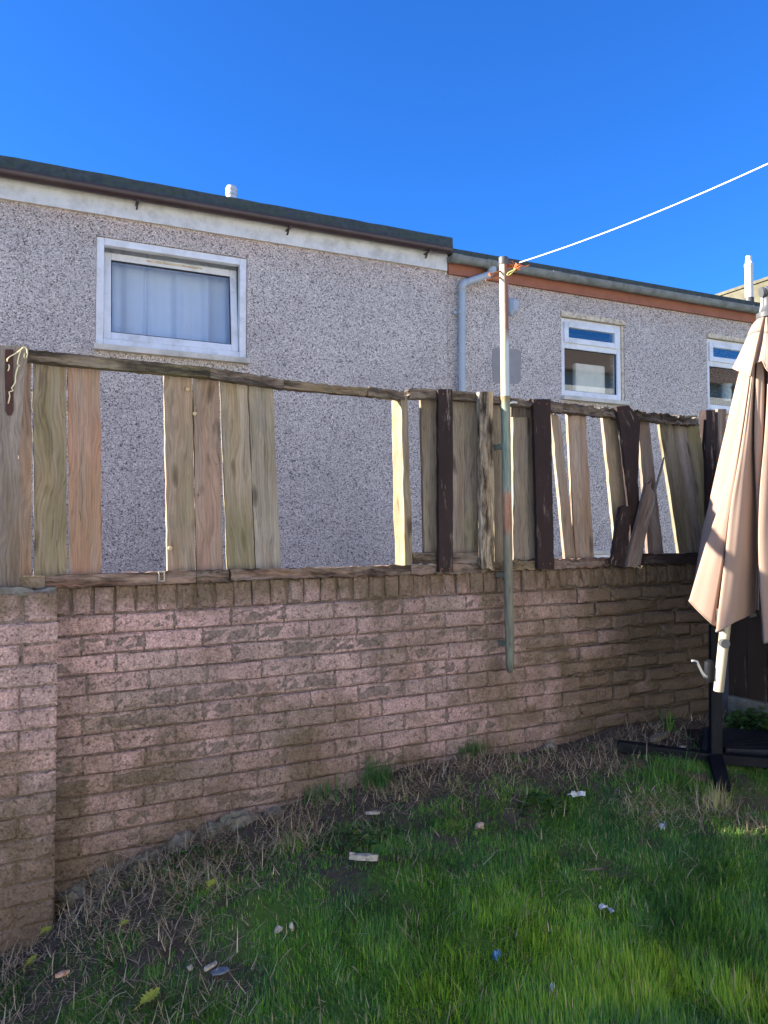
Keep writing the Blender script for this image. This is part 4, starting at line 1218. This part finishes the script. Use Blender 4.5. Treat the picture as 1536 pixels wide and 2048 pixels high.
mb = MB(); mb.tube(C1, [.008, .008, .0062, .006, .006, .0055, .006], 10); mb.build('crank_handle', CHROME, ck, smooth='all')
# canopy
cd = D0 - .02
TOP = at_depth(1536, 632, cd); BOT = at_depth(1553, 1232, cd - .04)
toc = -_f.copy(); toc.z = 0; toc.normalize()               # towards the viewer
lef = -_r
def cloth_loop(curves, nt, ns, closed=True, seed=1, wob=.0016, hem_r=None):
    """Surface hung on a ring of edge curves (photo points, depth offset at top and hem)."""
    r2 = random.Random(seed)
    C3 = []
    for pts, d0, d1 in curves:
        n = len(pts) - 1
        W = [at_depth(p[0], p[1], cd + d0 + (d1 - d0) * (i / n)) for i, p in enumerate(pts)]
        C3.append(smooth_path(W, nt))
    m = len(C3); vs = []; fs = []
    for j in range(nt + 1):
        ring = [C3[k][j] for k in range(m)]
        for k in range(m):
            p0, p1, p2, p3 = ring[(k - 1) % m], ring[k], ring[(k + 1) % m], ring[(k + 2) % m]
            for q in range(ns):
                t = q / ns
                lin = p1.lerp(p2, t)
                m1 = (p2 - p0) * .32; m2 = (p3 - p1) * .32
                h = p1 * (2 * t**3 - 3 * t**2 + 1) + m1 * (t**3 - 2 * t**2 + t) + p2 * (-2 * t**3 + 3 * t**2) + m2 * (t**3 - t**2)
                p = lin.lerp(h, .75)
                w = math.sin(4 * math.pi * t + k * 1.9 + j / nt * 3.0) * math.sin(math.pi * t) * wob + math.sin(j / nt * 23 + k * 2.7 + t * 5) * wob * .35
                p = p - _f * w
                if j > nt - 3: p = p + Vector((0, 0, -.003 * math.sin(math.pi * t) * (j - nt + 3) / 3))
                vs.append(p)
    N = m * ns
    for j in range(nt):
        for i in range(N):
            i2 = (i + 1) % N
            fs.append((j * N + i, j * N + i2, (j + 1) * N + i2, (j + 1) * N + i))
    mb = MB(); mb.add(vs, fs)
    hem = [vs[nt * N + i] for i in range(N)]
    return mb, hem + hem[:1]
def smooth_path(W, n):
    out = []; m = len(W) - 1
    for i in range(n + 1):
        u = i / n * m; k = min(int(u), m - 1); t = u - k
        p0 = W[max(k - 1, 0)]; p1 = W[k]; p2 = W[k + 1]; p3 = W[min(k + 2, m)]
        out.append((p1 * 2 + (p2 - p0) * t + (p0 * 2 - p1 * 5 + p2 * 4 - p3) * t * t + (p1 * 3 - p0 - p2 * 3 + p3) * t**3) * .5)
    return out
CV = [
    ([(1494, 690), (1474, 760), (1446, 880), (1419, 1000), (1402, 1075), (1384, 1192)], .05, .13),
    ([(1505, 690), (1498, 760), (1477, 880), (1449, 1000), (1420, 1090), (1394, 1204)], .01, .03),
    ([(1503, 690), (1493, 760), (1470, 880), (1441, 1000), (1411, 1090), (1378, 1201)], -.01, -.04),
    ([(1506, 690), (1499, 760), (1482, 880), (1463, 1000), (1449, 1100), (1425, 1248)], -.015, -.09),
    ([(1508, 690), (1502, 760), (1486, 880), (1468, 1000), (1456, 1100), (1440, 1252)], .02, .00),
    ([(1508, 690), (1501, 760), (1484, 880), (1463, 1000), (1449, 1120), (1432, 1263)], -.03, -.15),
    ([(1512, 690), (1507, 760), (1498, 880), (1489, 1000), (1481, 1120), (1470, 1243)], -.035, -.155),
    ([(1516, 690), (1511, 760), (1508, 880), (1512, 1000), (1514, 1120), (1511, 1222)], -.01, -.03),
    ([(1518, 690), (1512, 760), (1509, 880), (1513, 1000), (1516, 1120), (1515, 1216)], -.05, -.10),
    ([(1526, 690), (1527, 760), (1525, 880), (1521, 1000), (1519, 1120), (1519, 1220)], -.055, -.10),
    ([(1530, 690), (1533, 760), (1530, 880), (1523, 1000), (1521, 1120), (1523, 1236)], -.01, -.02),
    ([(1533, 690), (1536, 760), (1529, 880), (1519, 1000), (1518, 1120), (1528, 1286)], -.05, -.17),
    ([(1540, 690), (1548, 760), (1552, 880), (1556, 1000), (1560, 1120), (1566, 1250)], -.055, -.17),
    ([(1546, 690), (1558, 760), (1575, 880), (1590, 1000), (1600, 1120), (1604, 1226)], -.02, -.05),
    ([(1550, 690), (1566, 760), (1588, 880), (1608, 1000), (1622, 1120), (1640, 1268)], -.03, -.12),
    ([(1560, 690), (1588, 760), (1622, 880), (1652, 1000), (1676, 1100), (1704, 1205)], .02, .06),
    ([(1558, 690), (1580, 760), (1605, 880), (1630, 1000), (1648, 1100), (1668, 1210)], .08, .26),
    ([(1540, 690), (1545, 760), (1550, 880), (1555, 1000), (1560, 1100), (1564, 1215)], .10, .36),
    ([(1515, 690), (1500, 760), (1485, 880), (1468, 1000), (1455, 1100), (1446, 1205)], .08, .27)]
mb, hem = cloth_loop(CV, 60, 9)
cano = mb.build('canopy', CANVAS, para, smooth='all', recalc=False)
mb = MB(); mb.tube(hem, .0028, 5); mb.build('hem', CANVAS, cano, smooth='all')
VV = [
    ([(1523, 631), (1503, 652), (1486, 692), (1465, 735)], .0, .03),
    ([(1526, 631), (1512, 660), (1497, 703), (1483, 743)], -.02, -.07),
    ([(1528, 631), (1519, 668), (1509, 713), (1500, 752)], -.025, -.12),
    ([(1531, 631), (1524, 665), (1516, 700), (1510, 727)], -.02, -.075),
    ([(1533, 631), (1530, 665), (1527, 697), (1524, 721)], -.03, -.11),
    ([(1536, 631), (1537, 668), (1538, 705), (1539, 744)], -.03, -.14),
    ([(1541, 631), (1552, 668), (1568, 705), (1584, 738)], -.02, -.09),
    ([(1547, 632), (1572, 658), (1596, 700), (1620, 738)], .0, .03),
    ([(1540, 633), (1556, 660), (1572, 700), (1588, 728)], .03, .14),
    ([(1529, 633), (1521, 660), (1508, 700), (1494, 730)], .03, .12)]
mb, hem = cloth_loop(VV, 20, 9, seed=2, wob=.0012)
vf = mb.build('vent_flap', CANVAS, para, smooth='all', recalc=False)
mb = MB(); mb.tube(hem, .0024, 5); mb.build('hem', CANVAS, vf, smooth='all')
mb = MB(); mb.lathe([(.048, -.01), (.05, .012), (.035, .02), (.022, .05), (.022, .10), (.03, .11), (.028, .13), (.008, .14)], tuple(TOP), 18); mb.build('finial', GREYP, para, smooth=True)
c0 = at_depth(1548, 588, cd); 
mb = MB(); mb.tube([at_depth(1522, 585, cd), at_depth(1527, 584, cd)], .024, 14); mb.tube([at_depth(1527, 584, cd), at_depth(1570, 575, cd)], .021, 14); mb.build('pivot', GREYP, para, smooth=True)
mb = MB()
for (px, py, dd) in ((1434, 1262, -.13), (1530, 1284, -.15), (1641, 1266, -.10), (1452, 1226, .05), (1500, 1232, .12)):
    e = at_depth(px, py, cd + dd)
    mb.bar(e + Vector((0, 0, .10)) + _r * .012, e + _r * .010 + Vector((0, 0, -.004)), .018, .014, up=toc)
    mb.bar(e + _r * -.004, e + _r * .028 + Vector((0, 0, .008)), .016, .014)
mb.build('rib_ends', GREYP, para)
# ribbed black weight tray behind the base
w0 = on_g(1505, 1500)
tray = thing('parasol_weight', 'black plastic base weight lying behind the parasol foot', 'weight', tuple(w0))
u1 = -ax; v1 = -ay
def wpnt(a, b, z): return bc + u1 * a + v1 * b + Vector((0, 0, z))
mb = MB(); mb.hexa([wpnt(.06, .05, -.04), wpnt(.55, .05, -.04), wpnt(.50, .46, -.04), wpnt(.06, .50, -.04), wpnt(.06, .05, .03), wpnt(.54, .05, .03), wpnt(.49, .45, .03), wpnt(.06, .49, .03)])
mb.build('tray', BLACKP, tray, bevel=.012)
for k in range(3):                                         # shallow moulded ribs fanning across the tray
    mb = MB(); mb.bar(wpnt(.08, .08 + .02 * k, .030), wpnt(.47, .14 + .13 * k, .030), .008, .004); mb.build('ridge', BLACKP, tray)

# ================================================================== GROUND CLUTTER
def lump(p, sx, sy, sz, mat, seed, rough=.18, n=10, sub=1):
    r2 = random.Random(seed)
    bm = bmesh.new(); bmesh.ops.create_icosphere(bm, subdivisions=2 + sub - 1, radius=1)
    ph = [Vector((r2.gauss(0, 1), r2.gauss(0, 1), r2.gauss(0, 1))).normalized() for _ in range(7)]
    cut = [r2.uniform(.55, .85) for _ in range(7)]
    rz = r2.uniform(0, 6)
    mb = MB(); vs = []
    for v in bm.verts:
        c = v.co.copy()
        for q, d in zip(ph, cut):
            e = c.dot(q)
            if e > d: c -= q * (e - d) * .9
        c *= 1 + r2.gauss(0, rough * .25)
        x_ = c.x * sx; y_ = c.y * sy
        vs.append(Vector((p[0] + x_, p[1] + y_, p[2] + c.z * sz)))
    fs = [tuple(v.index for v in f.verts) for f in bm.faces]
    if rough > .1:
        rr_ = random.Random(seed + 5)
        vs = [v + Vector((rr_.gauss(0, sx * .09), rr_.gauss(0, sy * .09), rr_.gauss(0, sz * .10))) for v in vs]
    bm.free(); mb.add(vs, fs)
    return mb
def chip(p, L, W, H, rz, seed, taper=.6):
    r2 = random.Random(seed); mb = MB()
    pts = []
    n = 5
    for s in (0, 1):
        for i in range(n + 1):
            t = i / n; w = W / 2 * (1 - (1 - taper) * abs(2 * t - 1) ** 2) * r2.uniform(.8, 1.1)
            for sg in (-1, 1):
                x_ = (t - .5) * L * r2.uniform(.96, 1.04); y_ = sg * w
                z_ = (H if s else 0) * (r2.uniform(.75, 1.1) if s else 1)
                pts.append(Vector((p[0] + x_ * math.cos(rz) - y_ * math.sin(rz), p[1] + x_ * math.sin(rz) + y_ * math.cos(rz), p[2] + z_)))
    N = 2 * (n + 1); fs = []
    for i in range(n):
        a = 2 * i
        fs.append((a, a + 2, a + 3, a + 1)); fs.append((N + a, N + a + 1, N + a + 3, N + a + 2))
        fs.append((a, N + a, N + a + 2, a + 2)); fs.append((a + 1, a + 3, N + a + 3, N + a + 1))
    fs.append((0, 1, N + 1, N)); fs.append((2 * n, N + 2 * n, N + 2 * n + 1, 2 * n + 1))
    mb.add(pts, fs); return mb
def crumple(p, L, W, H, rz, seed):
    r2 = random.Random(seed); mb = MB(); n = 4; vs = []
    for i in range(n + 1):
        for j in range(n + 1):
            a_ = (i / n - .5) * L + r2.gauss(0, L * .06); b_ = (j / n - .5) * W + r2.gauss(0, W * .06)
            if i in (0, n) and j in (0, n): a_ *= r2.uniform(.5, .95); b_ *= r2.uniform(.5, .95)
            vs.append(Vector((p[0] + a_ * math.cos(rz) - b_ * math.sin(rz), p[1] + a_ * math.sin(rz) + b_ * math.cos(rz), p[2] + r2.gauss(0, H))))
    fs = []
    for i in range(n):
        for j in range(n):
            q = i * (n + 1) + j
            fs += [(q, q + n + 1, q + n + 2), (q, q + n + 2, q + 1)]
    mb.add(vs, fs); return mb
def on_ground_thing(kind, name, px, py, size, mat, label, cat, seed, lift=.012, rz=0.3, group=None, **k):
    p = on_g(px, py); p.z = gz(p.x, p.y) + lift
    if name.endswith('scrap'): mb = crumple(p, size[0], size[1], size[2], rz, seed)
    elif kind == 'chip': mb = chip(p, *size, rz, seed)
    else: mb = lump(p, *size, mat, seed)
    return solo(mb, name, mat, tuple(p), label, cat, group, **k)
RZ = -YAW
on_ground_thing('chip', 'wood_fragment', 727, 1732, (.10, .026, .020), CHALK, 'broken brown wood fragment with a pale top beside the bare soil hole', 'wood fragment', 1, .022, RZ - .12)
on_ground_thing('chip', 'wood_fragment', 745, 1641, (.055, .016, .010), CHALK, 'small pale wood splinter lying in the weeds below the dry straw', 'wood fragment', 2, .022, RZ + .1)
on_ground_thing('lump', 'stone', 960, 1660, (.024, .018, .016), PINKST, 'pinkish white stone lying alone in the upper middle of the lawn', 'stone', 3, .012)
on_ground_thing('lump', 'stone', 557, 1868, (.015, .012, .011), CHALK, 'left of the two pale stones close together on the lawn', 'stone', 4, .012)
on_ground_thing('lump', 'stone', 583, 1863, (.010, .009, .014), CHALK, 'right of the two pale stones close together on the lawn', 'stone', 5, .012)
on_ground_thing('lump', 'stone', 380, 1951, (.010, .009, .009), CHALK, 'small white stone in the bare soil beside the blue grey slate', 'stone', 6, .015)
on_ground_thing('lump', 'pebble', 1364, 1498, (.022, .016, .012), CHALK, 'rounded pale pebble on the soil behind the parasol beam', 'pebble', 7, .006)
on_ground_thing('chip', 'paper_scrap', 1206, 1830, (.040, .022, .003), PAPER, 'crumpled white scrap on the right side of the lawn', 'paper scrap', 8, .024, .4)
on_ground_thing('chip', 'foil_scrap', 1222, 1836, (.026, .016, .004), GPIPE, 'silvery scrap touching the crumpled white scrap', 'foil scrap', 9, .024, 1.2)
on_ground_thing('chip', 'paper_scrap', 1155, 1600, (.075, .035, .006), PAPER, 'long white scrap near the top of the lawn below the straw', 'paper scrap', 10, .022, RZ)
on_ground_thing('chip', 'paper_scrap', 1325, 1668, (.028, .020, .008), PAPER, 'small upright white scrap left of the dry grass by the parasol', 'paper scrap', 11, .028, .8)
on_ground_thing('chip', 'paper_scrap', 1105, 2006, (.026, .014, .006), PAPER, 'tiny white scrap in the lush grass at the bottom of the photo', 'paper scrap', 12, .035, .9)
on_ground_thing('chip', 'plastic_scrap', 992, 1937, (.026, .018, .010), BLUEP, 'small bright blue plastic scrap in the lower lawn', 'plastic scrap', 13, .034, .3)
on_ground_thing('chip', 'painted_chip', 125, 1966, (.042, .015, .010), OCHIP, 'white chip with orange flakes lying at the lower left', 'chip', 14, .02, RZ + .75)
on_ground_thing('chip', 'slate_chip', 440, 1953, (.050, .030, .006), SLATE, 'blue grey slate chip on the bare soil at lower left', 'slate', 15, .012, .1)
on_ground_thing('chip', 'stick', 421, 1950, (.046, .012, .010), CHALK, 'short pale stick beside the blue grey slate chip', 'stick', 16, .016, RZ + 1.0)
on_ground_thing('chip', 'timber_offcut', 1318, 1480, (.16, .045, .022), WOOD, 'flat brown timber offcut on the soil behind the parasol beam', 'offcut', 17, .004, .35, color=(.14, .10, .07, .2))
pa = on_g(1262, 1527); pb_ = on_g(1412, 1562)
mb = MB(); mb.bar(pa + Vector((0, 0, .012)), pb_ + Vector((0, 0, .012)), .07, .02)
solo(mb, 'timber_board', WOOD, tuple(pa), 'grey brown board lying under the parasol base beam', 'board', bevel=.003, color=(.20, .15, .10, .3))
for k, (px, py, s) in enumerate(((205, 1740, .05), (240, 1712, .06), (300, 1690, .055), (365, 1672, .07), (420, 1655, .06), (480, 1640, .075), (545, 1625, .05), (150, 1800, .05), (160, 1760, .05))):
    p = on_y(px, py, WALL_Y - .03); p.z = gz(p.x, p.y) - .012
    mb = lump(p, s * 1.1, .05, s * .72, STONE, 40 + k, .3, sub=2)
    labs = ['grey rubble lump beside the pier, third from its right side', 'grey rubble lump below the lowest cracked bricks', 'grey rubble lump at the wall foot above the clover', 'broad grey rubble lump at the wall foot in the straw', 'grey rubble lump between the two broadest ones', 'broadest grey rubble lump at the foot of the wall', 'rightmost grey rubble lump at the foot of the wall', 'grey rubble lump lowest beside the pier', 'grey rubble lump in the corner of the pier above the lowest one']
    solo(mb, 'rubble_stone', STONE, tuple(p), labs[k], 'rubble', 'rubble along the wall foot', smooth=False)
p = on_g(1100, 1500); p.z = gz(p.x, p.y) + .01
solo(lump(p, .045, .035, .03, STONE, 60, .3, sub=2), 'stone', STONE, tuple(p), 'mossy grey stone at the wall foot right of the clothes post', 'stone')

# leaves
def leaf(px, py, L, W, rz, mat, label, seed, lift=.03, lobes=True):
    p = on_g(px, py); p.z = gz(p.x, p.y) + lift
    r2 = random.Random(seed); mb = MB(); n = 12
    out = []
    for i in range(n + 1):
        t = i / n; w = W / 2 * math.sin(math.pi * min(1, t * 1.02)) ** .7 * (1 + (.35 * (1 if i % 2 else -1) if lobes else 0))
        out.append((t, max(w, .0006)))
    vs = []
    for t, w in out:
        for sg in (-1, 0, 1):
            x_ = (t - .5) * L; y_ = sg * w; z_ = .22 * abs(y_) + .25 * x_ * x_ / L + .15 * x_
            vs.append((p.x + x_ * math.cos(rz) - y_ * math.sin(rz), p.y + x_ * math.sin(rz) + y_ * math.cos(rz), p.z + z_))
    fs = []
    for i in range(n):
        a = i * 3
        fs += [(a, a + 3, a + 4, a + 1), (a + 1, a + 4, a + 5, a + 2)]
    mb.add(vs, fs)
    mb.tube([Vector(vs[1]), Vector(vs[1]) + Vector((-math.cos(rz), -math.sin(rz), -.15)) * L * .35], .0012, 4)
    return solo(mb, 'leaf', mat, tuple(p), label, 'leaf', 'fallen leaves on the ground', recalc=False)
leaf(423, 1790, .045, .034, .9, YLEAF, 'yellow green leaf lying on the dry straw', 1, .035)
leaf(92, 1880, .04, .034, .6, YLEAF, 'yellow leaf at the foot of the pier', 2, .03)
leaf(62, 1935, .055, .024, .9, YLEAF, 'pale yellow leaf below the one at the foot of the pier', 3, .02)
leaf(300, 2022, .07, .040, .6, YLEAF, 'large green yellow leaf at the bottom edge of the photo', 4, .03)
leaf(1190, 1763, .055, .020, -.6, BLEAF, 'curled brown leaf on the right side of the lawn', 5, .035, False)
leaf(250, 1862, .03, .026, .2, YLEAF, 'small olive leaf among the straw near the pier', 6, .025)

# ---- blades
def blades(name, P, length, width, lean, azim, tint, mat, seg=3, curl=1.0, parent=None, label=None):
    n = len(P)
    ca, sa = np.cos(azim), np.sin(azim)
    fwd = np.stack([ca, sa, np.zeros(n)], -1); side = np.stack([-sa, ca, np.zeros(n)], -1)
    V = []
    for k in range(seg + 1):
        t = k / seg
        a = lean * (1 + curl * t)                           # angle from the vertical grows along the blade
        if k == 0: c = P.copy()
        else: c = c + (fwd * np.sin(a)[:, None] + np.array([0, 0, 1.0]) * np.cos(a)[:, None]) * (length / seg)[:, None]
        w = width * (1 - t ** 1.6) * .5
        if k < seg: V += [c - side * w[:, None], c + side * w[:, None]]
        else: V += [c]
    V = np.stack(V, 1)                                      # n, 2*seg+1, 3
    nv = 2 * seg + 1
    base = (np.arange(n) * nv)[:, None]
    loops = []; 
    quads = np.concatenate([np.concatenate([base + 2 * k, base + 2 * k + 1, base + 2 * k + 3, base + 2 * k + 2], 1) for k in range(seg - 1)], 1).reshape(-1, 4)
    tris = np.concatenate([base + 2 * (seg - 1), base + 2 * (seg - 1) + 1, base + 2 * seg], 1)
    me = bpy.data.meshes.new(name)
    me.vertices.add(n * nv); me.vertices.foreach_set('co', V.reshape(-1).astype(np.float32))
    li = np.concatenate([quads.ravel(), tris.ravel()])
    me.loops.add(len(li)); me.loops.foreach_set('vertex_index', li.astype(np.int32))
    nq, nt_ = len(quads), len(tris)
    me.polygons.add(nq + nt_)
    me.polygons.foreach_set('loop_start', np.concatenate([np.arange(nq) * 4, nq * 4 + np.arange(nt_) * 3]).astype(np.int32))
    me.polygons.foreach_set('use_smooth', np.ones(nq + nt_, dtype=bool))
    at = me.attributes.new('tint', 'FLOAT', 'POINT'); at.data.foreach_set('value', np.repeat(np.clip(tint, 0, 1), nv).astype(np.float32))
    me.materials.append(mat); me.update(); me.validate()
    o = bpy.data.objects.new(name, me); COL.objects.link(o)
    return o
def vnoise(x, y, s, seed):
    r = np.random.default_rng(seed); G = r.random((64, 64))
    u = x * s + 31.7; v = y * s + 17.3
    i = np.floor(u).astype(int); j = np.floor(v).astype(int); a = u - i; b = v - j
    a = a * a * (3 - 2 * a); b = b * b * (3 - 2 * b)
    g = lambda i, j: G[i % 64, j % 64]
    return (g(i, j) * (1 - a) + g(i + 1, j) * a) * (1 - b) + (g(i, j + 1) * (1 - a) + g(i + 1, j + 1) * a) * b
def blob(px, py, rx, ry):
    p = on_g(px, py); q = on_g(px + rx, py); s = on_g(px, py + ry)
    return p.x, p.y, max((q - p).length, .02), max((s - p).length, .02)
SOIL = [blob(710, 1765, 35, 28), blob(540, 1835, 45, 32), blob(440, 1950, 60, 25), blob(1000, 1540, 120, 25), blob(1150, 1530, 110, 25), blob(330, 1890, 50, 22), blob(1480, 1590, 70, 40), blob(1340, 1480, 130, 28), blob(905, 1690, 25, 12), blob(1200, 1515, 60, 20), blob(90, 1900, 70, 30), blob(1290, 1690, 40, 12)]
STRW = [blob(340, 1775, 130, 50), blob(590, 1660, 110, 35), blob(830, 1580, 110, 25), blob(1010, 1540, 110, 22), blob(1330, 1620, 90, 28), blob(1180, 1540, 80, 18), blob(450, 1700, 60, 25), blob(520, 1700, 70, 25), blob(1500, 1660, 50, 22), blob(250, 1830, 90, 40), blob(1420, 1630, 60, 25), blob(360, 1860, 60, 25), blob(1260, 1500, 60, 14)]
def field(B, x, y):
    f = np.zeros_like(x)
    for cx, cy, rx, ry in B:
        r_ = math.hypot(0, 0)
        dx = (x - cx) * _r.x + (y - cy) * _r.y; dy = (x - cx) * _f.x + (y - cy) * _f.y
        f = np.maximum(f, np.exp(-((dx / rx) ** 2 + (dy / max(ry, rx * .35)) ** 2)))
    return f
def scatter(n, x0, x1, y0, y1):
    return rng.uniform(x0, x1, n), rng.uniform(y0, y1, n)
x, y = scatter(620000, -.35, 3.72, .95, 3.0)
u_ = vnoise(x, y, 7, 1) * .6 + vnoise(x, y, 19, 2) * .4
wallband = sstep(.36, .13, WALL_Y - y + (u_ - .5) * .35)    # thin growth close to the wall
s_ = field(SOIL, x, y); st = field(STRW, x, y)
leftbare = sstep(1.05, .25, x + (u_ - .5) * .8)
dens = (1 - .93 * wallband) * (1 - .92 * np.clip(s_ * 1.1, 0, 1)) * (1 - .70 * st) * (1 - .12 * leftbare) * (.42 + .9 * sstep(.25, .6, u_))
vis = np.minimum(1.0, 1.0)
keep = rng.random(len(x)) < dens * .70
x, y, u_ = x[keep], y[keep], u_[keep]
n = len(x)
lush = sstep(2.35, 1.6, y + .25 * (vnoise(x, y, 3, 5) - .5)) * sstep(.2, 1.0, x)
P = np.stack([x, y, ground_z(x, y) - .004], -1)
length = (.016 + .036 * rng.random(n) ** 1.4) * (.75 + .70 * lush) * (.7 + .6 * u_)
clump = vnoise(x, y, 9, 9)
az = 2 * math.pi * vnoise(x, y, 5, 7) * 1.5 + rng.normal(0, .9, n)
lean = np.abs(rng.normal(.50, .34, n)) * (1.15 - .35 * lush)
tint = .26 + .42 * (clump - .5) + .36 * lush * sstep(.35, .65, vnoise(x, y, 2.6, 12)) + rng.normal(0, .17, n)
dry = rng.random(n) < .05
tint = np.where(dry, 1.0, np.clip(tint, 0, .9))
width = (.0014 + .0034 * rng.random(n) ** 2.2) * (1 + .25 * lush)
g_ = blades('grass', P, length, width, lean, az, tint, GRASS, 3, .9)
g_['kind'] = 'stuff'
# dry straw: long thin stems lying about
x, y = scatter(95000, -.35, 3.72, 1.1, 3.03)
cl_ = .35 + 1.1 * sstep(.35, .65, vnoise(x, y, 11, 21))
st = field(STRW, x, y) * cl_; wb = sstep(.50, .12, WALL_Y - y) * cl_; lb_ = sstep(.95, .2, x)
keep = rng.random(len(x)) < np.clip(.8 * st + .28 * wb + .28 * lb_ + .03, 0, 1)
x, y = x[keep], y[keep]; n = len(x)
P = np.stack([x, y, ground_z(x, y) + rng.uniform(.0, .022, n)], -1)
o = blades('dry_straw', P, .03 + .08 * rng.random(n) ** 1.5, .0013 + .0030 * rng.random(n) ** 2, rng.normal(1.15, .28, n), rng.uniform(0, 6.283, n), .45 + .27 * rng.standard_normal(n), STRAW, 5, rng.normal(.18, .45, n))
o['kind'] = 'stuff'
# crumbs of soil and bark
mb = MB()
for k in range(1500):
    px_r = rng.uniform(-.1, 3.6); py_r = rng.uniform(1.4, 3.03)
    if field(SOIL, np.array([px_r]), np.array([py_r]))[0] + .5 * float(sstep(.5, .1, WALL_Y - py_r)) + .25 * (px_r < .7) < rng.random(): continue
    s = rng.uniform(.004, .012); c = np.array([px_r, py_r, gz(px_r, py_r) + s * .3])
    vs = [c + s * rng.normal(0, .75, 3) * (1, 1, .6) for _ in range(5)]
    mb.add([tuple(v) for v in vs], [(0, 1, 2), (0, 2, 3), (0, 3, 4), (0, 4, 1), (1, 2, 3), (1, 3, 4)])
cb = mb.build('soil_crumbs', GROUND, recalc=False); cb['kind'] = 'stuff'

# ---- weeds: leafy rosettes and tufts, each a plant
def leaf_cloud(name, centre, spread, n, size, label, cat, group=None, up=.0, seed=1, height=.05):
    r2 = np.random.default_rng(seed)
    a = r2.uniform(0, 6.283, n); rr = np.sqrt(r2.random(n))
    x_ = centre[0] + spread[0] * rr * np.cos(a); y_ = centre[1] + spread[1] * rr * np.sin(a)
    y_ = np.minimum(y_, WALL_Y - .01)
    z_ = ground_z(x_, y_) + height * r2.random(n) * (1 - .6 * rr) + up
    V = []; F = []; T = []
    k = 7
    for i in range(n):
        s = size * r2.uniform(.6, 1.25); az_ = r2.uniform(0, 6.283); ti = r2.uniform(.1, .8)
        nrm = Vector((math.cos(az_) * math.sin(ti), math.sin(az_) * math.sin(ti) , math.cos(ti)))
        t1 = nrm.orthogonal().normalized(); t2 = nrm.cross(t1)
        o_ = len(V); c = Vector((x_[i], y_[i], z_[i]))
        V.append(c); tt = r2.random()
        for q in range(k):
            an = 2 * math.pi * q / k; rad = s * (1 + .22 * math.cos(3 * an))
            V.append(c + t1 * rad * math.cos(an) + t2 * rad * math.sin(an) + nrm * (.25 * s))
        T += [tt] * (k + 1)
        for q in range(k): F.append((o_, o_ + 1 + q, o_ + 1 + (q + 1) % k))
    c0 = Vector((centre[0], centre[1], gz(centre[0], centre[1])))
    me = bpy.data.meshes.new(name); me.from_pydata([tuple(v - c0) for v in V], [], F)
    at = me.attributes.new('tint', 'FLOAT', 'POINT'); at.data.foreach_set('value', np.array(T, dtype=np.float32))
    me.materials.append(LEAFM)
    o = bpy.data.objects.new(name, me); COL.objects.link(o); o.location = c0
    return tag(o, label, cat, group)
def tuft(name, px, py, n, L, label, seed, spread=.05, tintc=.10, wid=.004):
    r2 = np.random.default_rng(seed); c = on_g(px, py)
    x_ = c.x + r2.normal(0, spread, n); y_ = np.minimum(c.y + r2.normal(0, spread * .6, n), WALL_Y - .01)
    z_ = ground_z(x_, y_)
    c0 = np.array([c.x, c.y, gz(c.x, c.y)])
    P = np.stack([x_, y_, z_], -1) - c0
    o = blades(name, P, L * r2.uniform(.5, 1.1, n), np.full(n, wid), np.abs(r2.normal(.35, .22, n)), r2.uniform(0, 6.28, n), tintc + r2.normal(0, .12, n), GRASS, 3, .8)
    o.location = c0
    return tag(o, label, 'plant')
p = on_g(385, 1728); leaf_cloud('clover_patch', (p.x, p.y), (.17, .09), 260, .010, 'patch of clover leaves below the rubble at the wall foot', 'clover', seed=3, height=.05)
p = on_g(700, 1690); leaf_cloud('clover_patch', (p.x, p.y), (.14, .10), 170, .011, 'patch of round weeds above the broken brown wood fragment', 'clover', seed=4, height=.05)
p = on_g(1085, 1620); leaf_cloud('clover_patch', (p.x, p.y), (.11, .09), 120, .012, 'patch of round weeds left of the long white scrap', 'clover', seed=5, height=.05)
p = on_g(1480, 1442); leaf_cloud('leafy_shrub', (SFX - .12, 2.72), (.10, .22), 300, .020, 'low leafy green plant at the foot of the dark side fence', 'plant', seed=6, height=.17)
tuft('grass_tuft', 756, 1575, 170, .15, 'tall grass tuft against the wall left of the clothes post', 31, .035)
tuft('grass_tuft', 945, 1515, 120, .12, 'grass tuft against the wall just left of the clothes post foot', 32, .035)
tuft('grass_tuft', 1330, 1560, 260, .10, 'grass tuft in front of the parasol base beam', 33, .09, .28)
tuft('grass_tuft', 650, 1600, 80, .10, 'thin grass tuft at the wall foot in the middle straw', 35, .05)
tuft('bulb_shoots', 1338, 1462, 14, .15, 'fresh bulb shoots growing in the soil behind the parasol base', 34, .018, .35, .008)
tuft('straw_tuft', 1435, 1615, 120, .12, 'dry grass tuft at the tip of the parasol foot', 36, .05, 1.0, .0025)
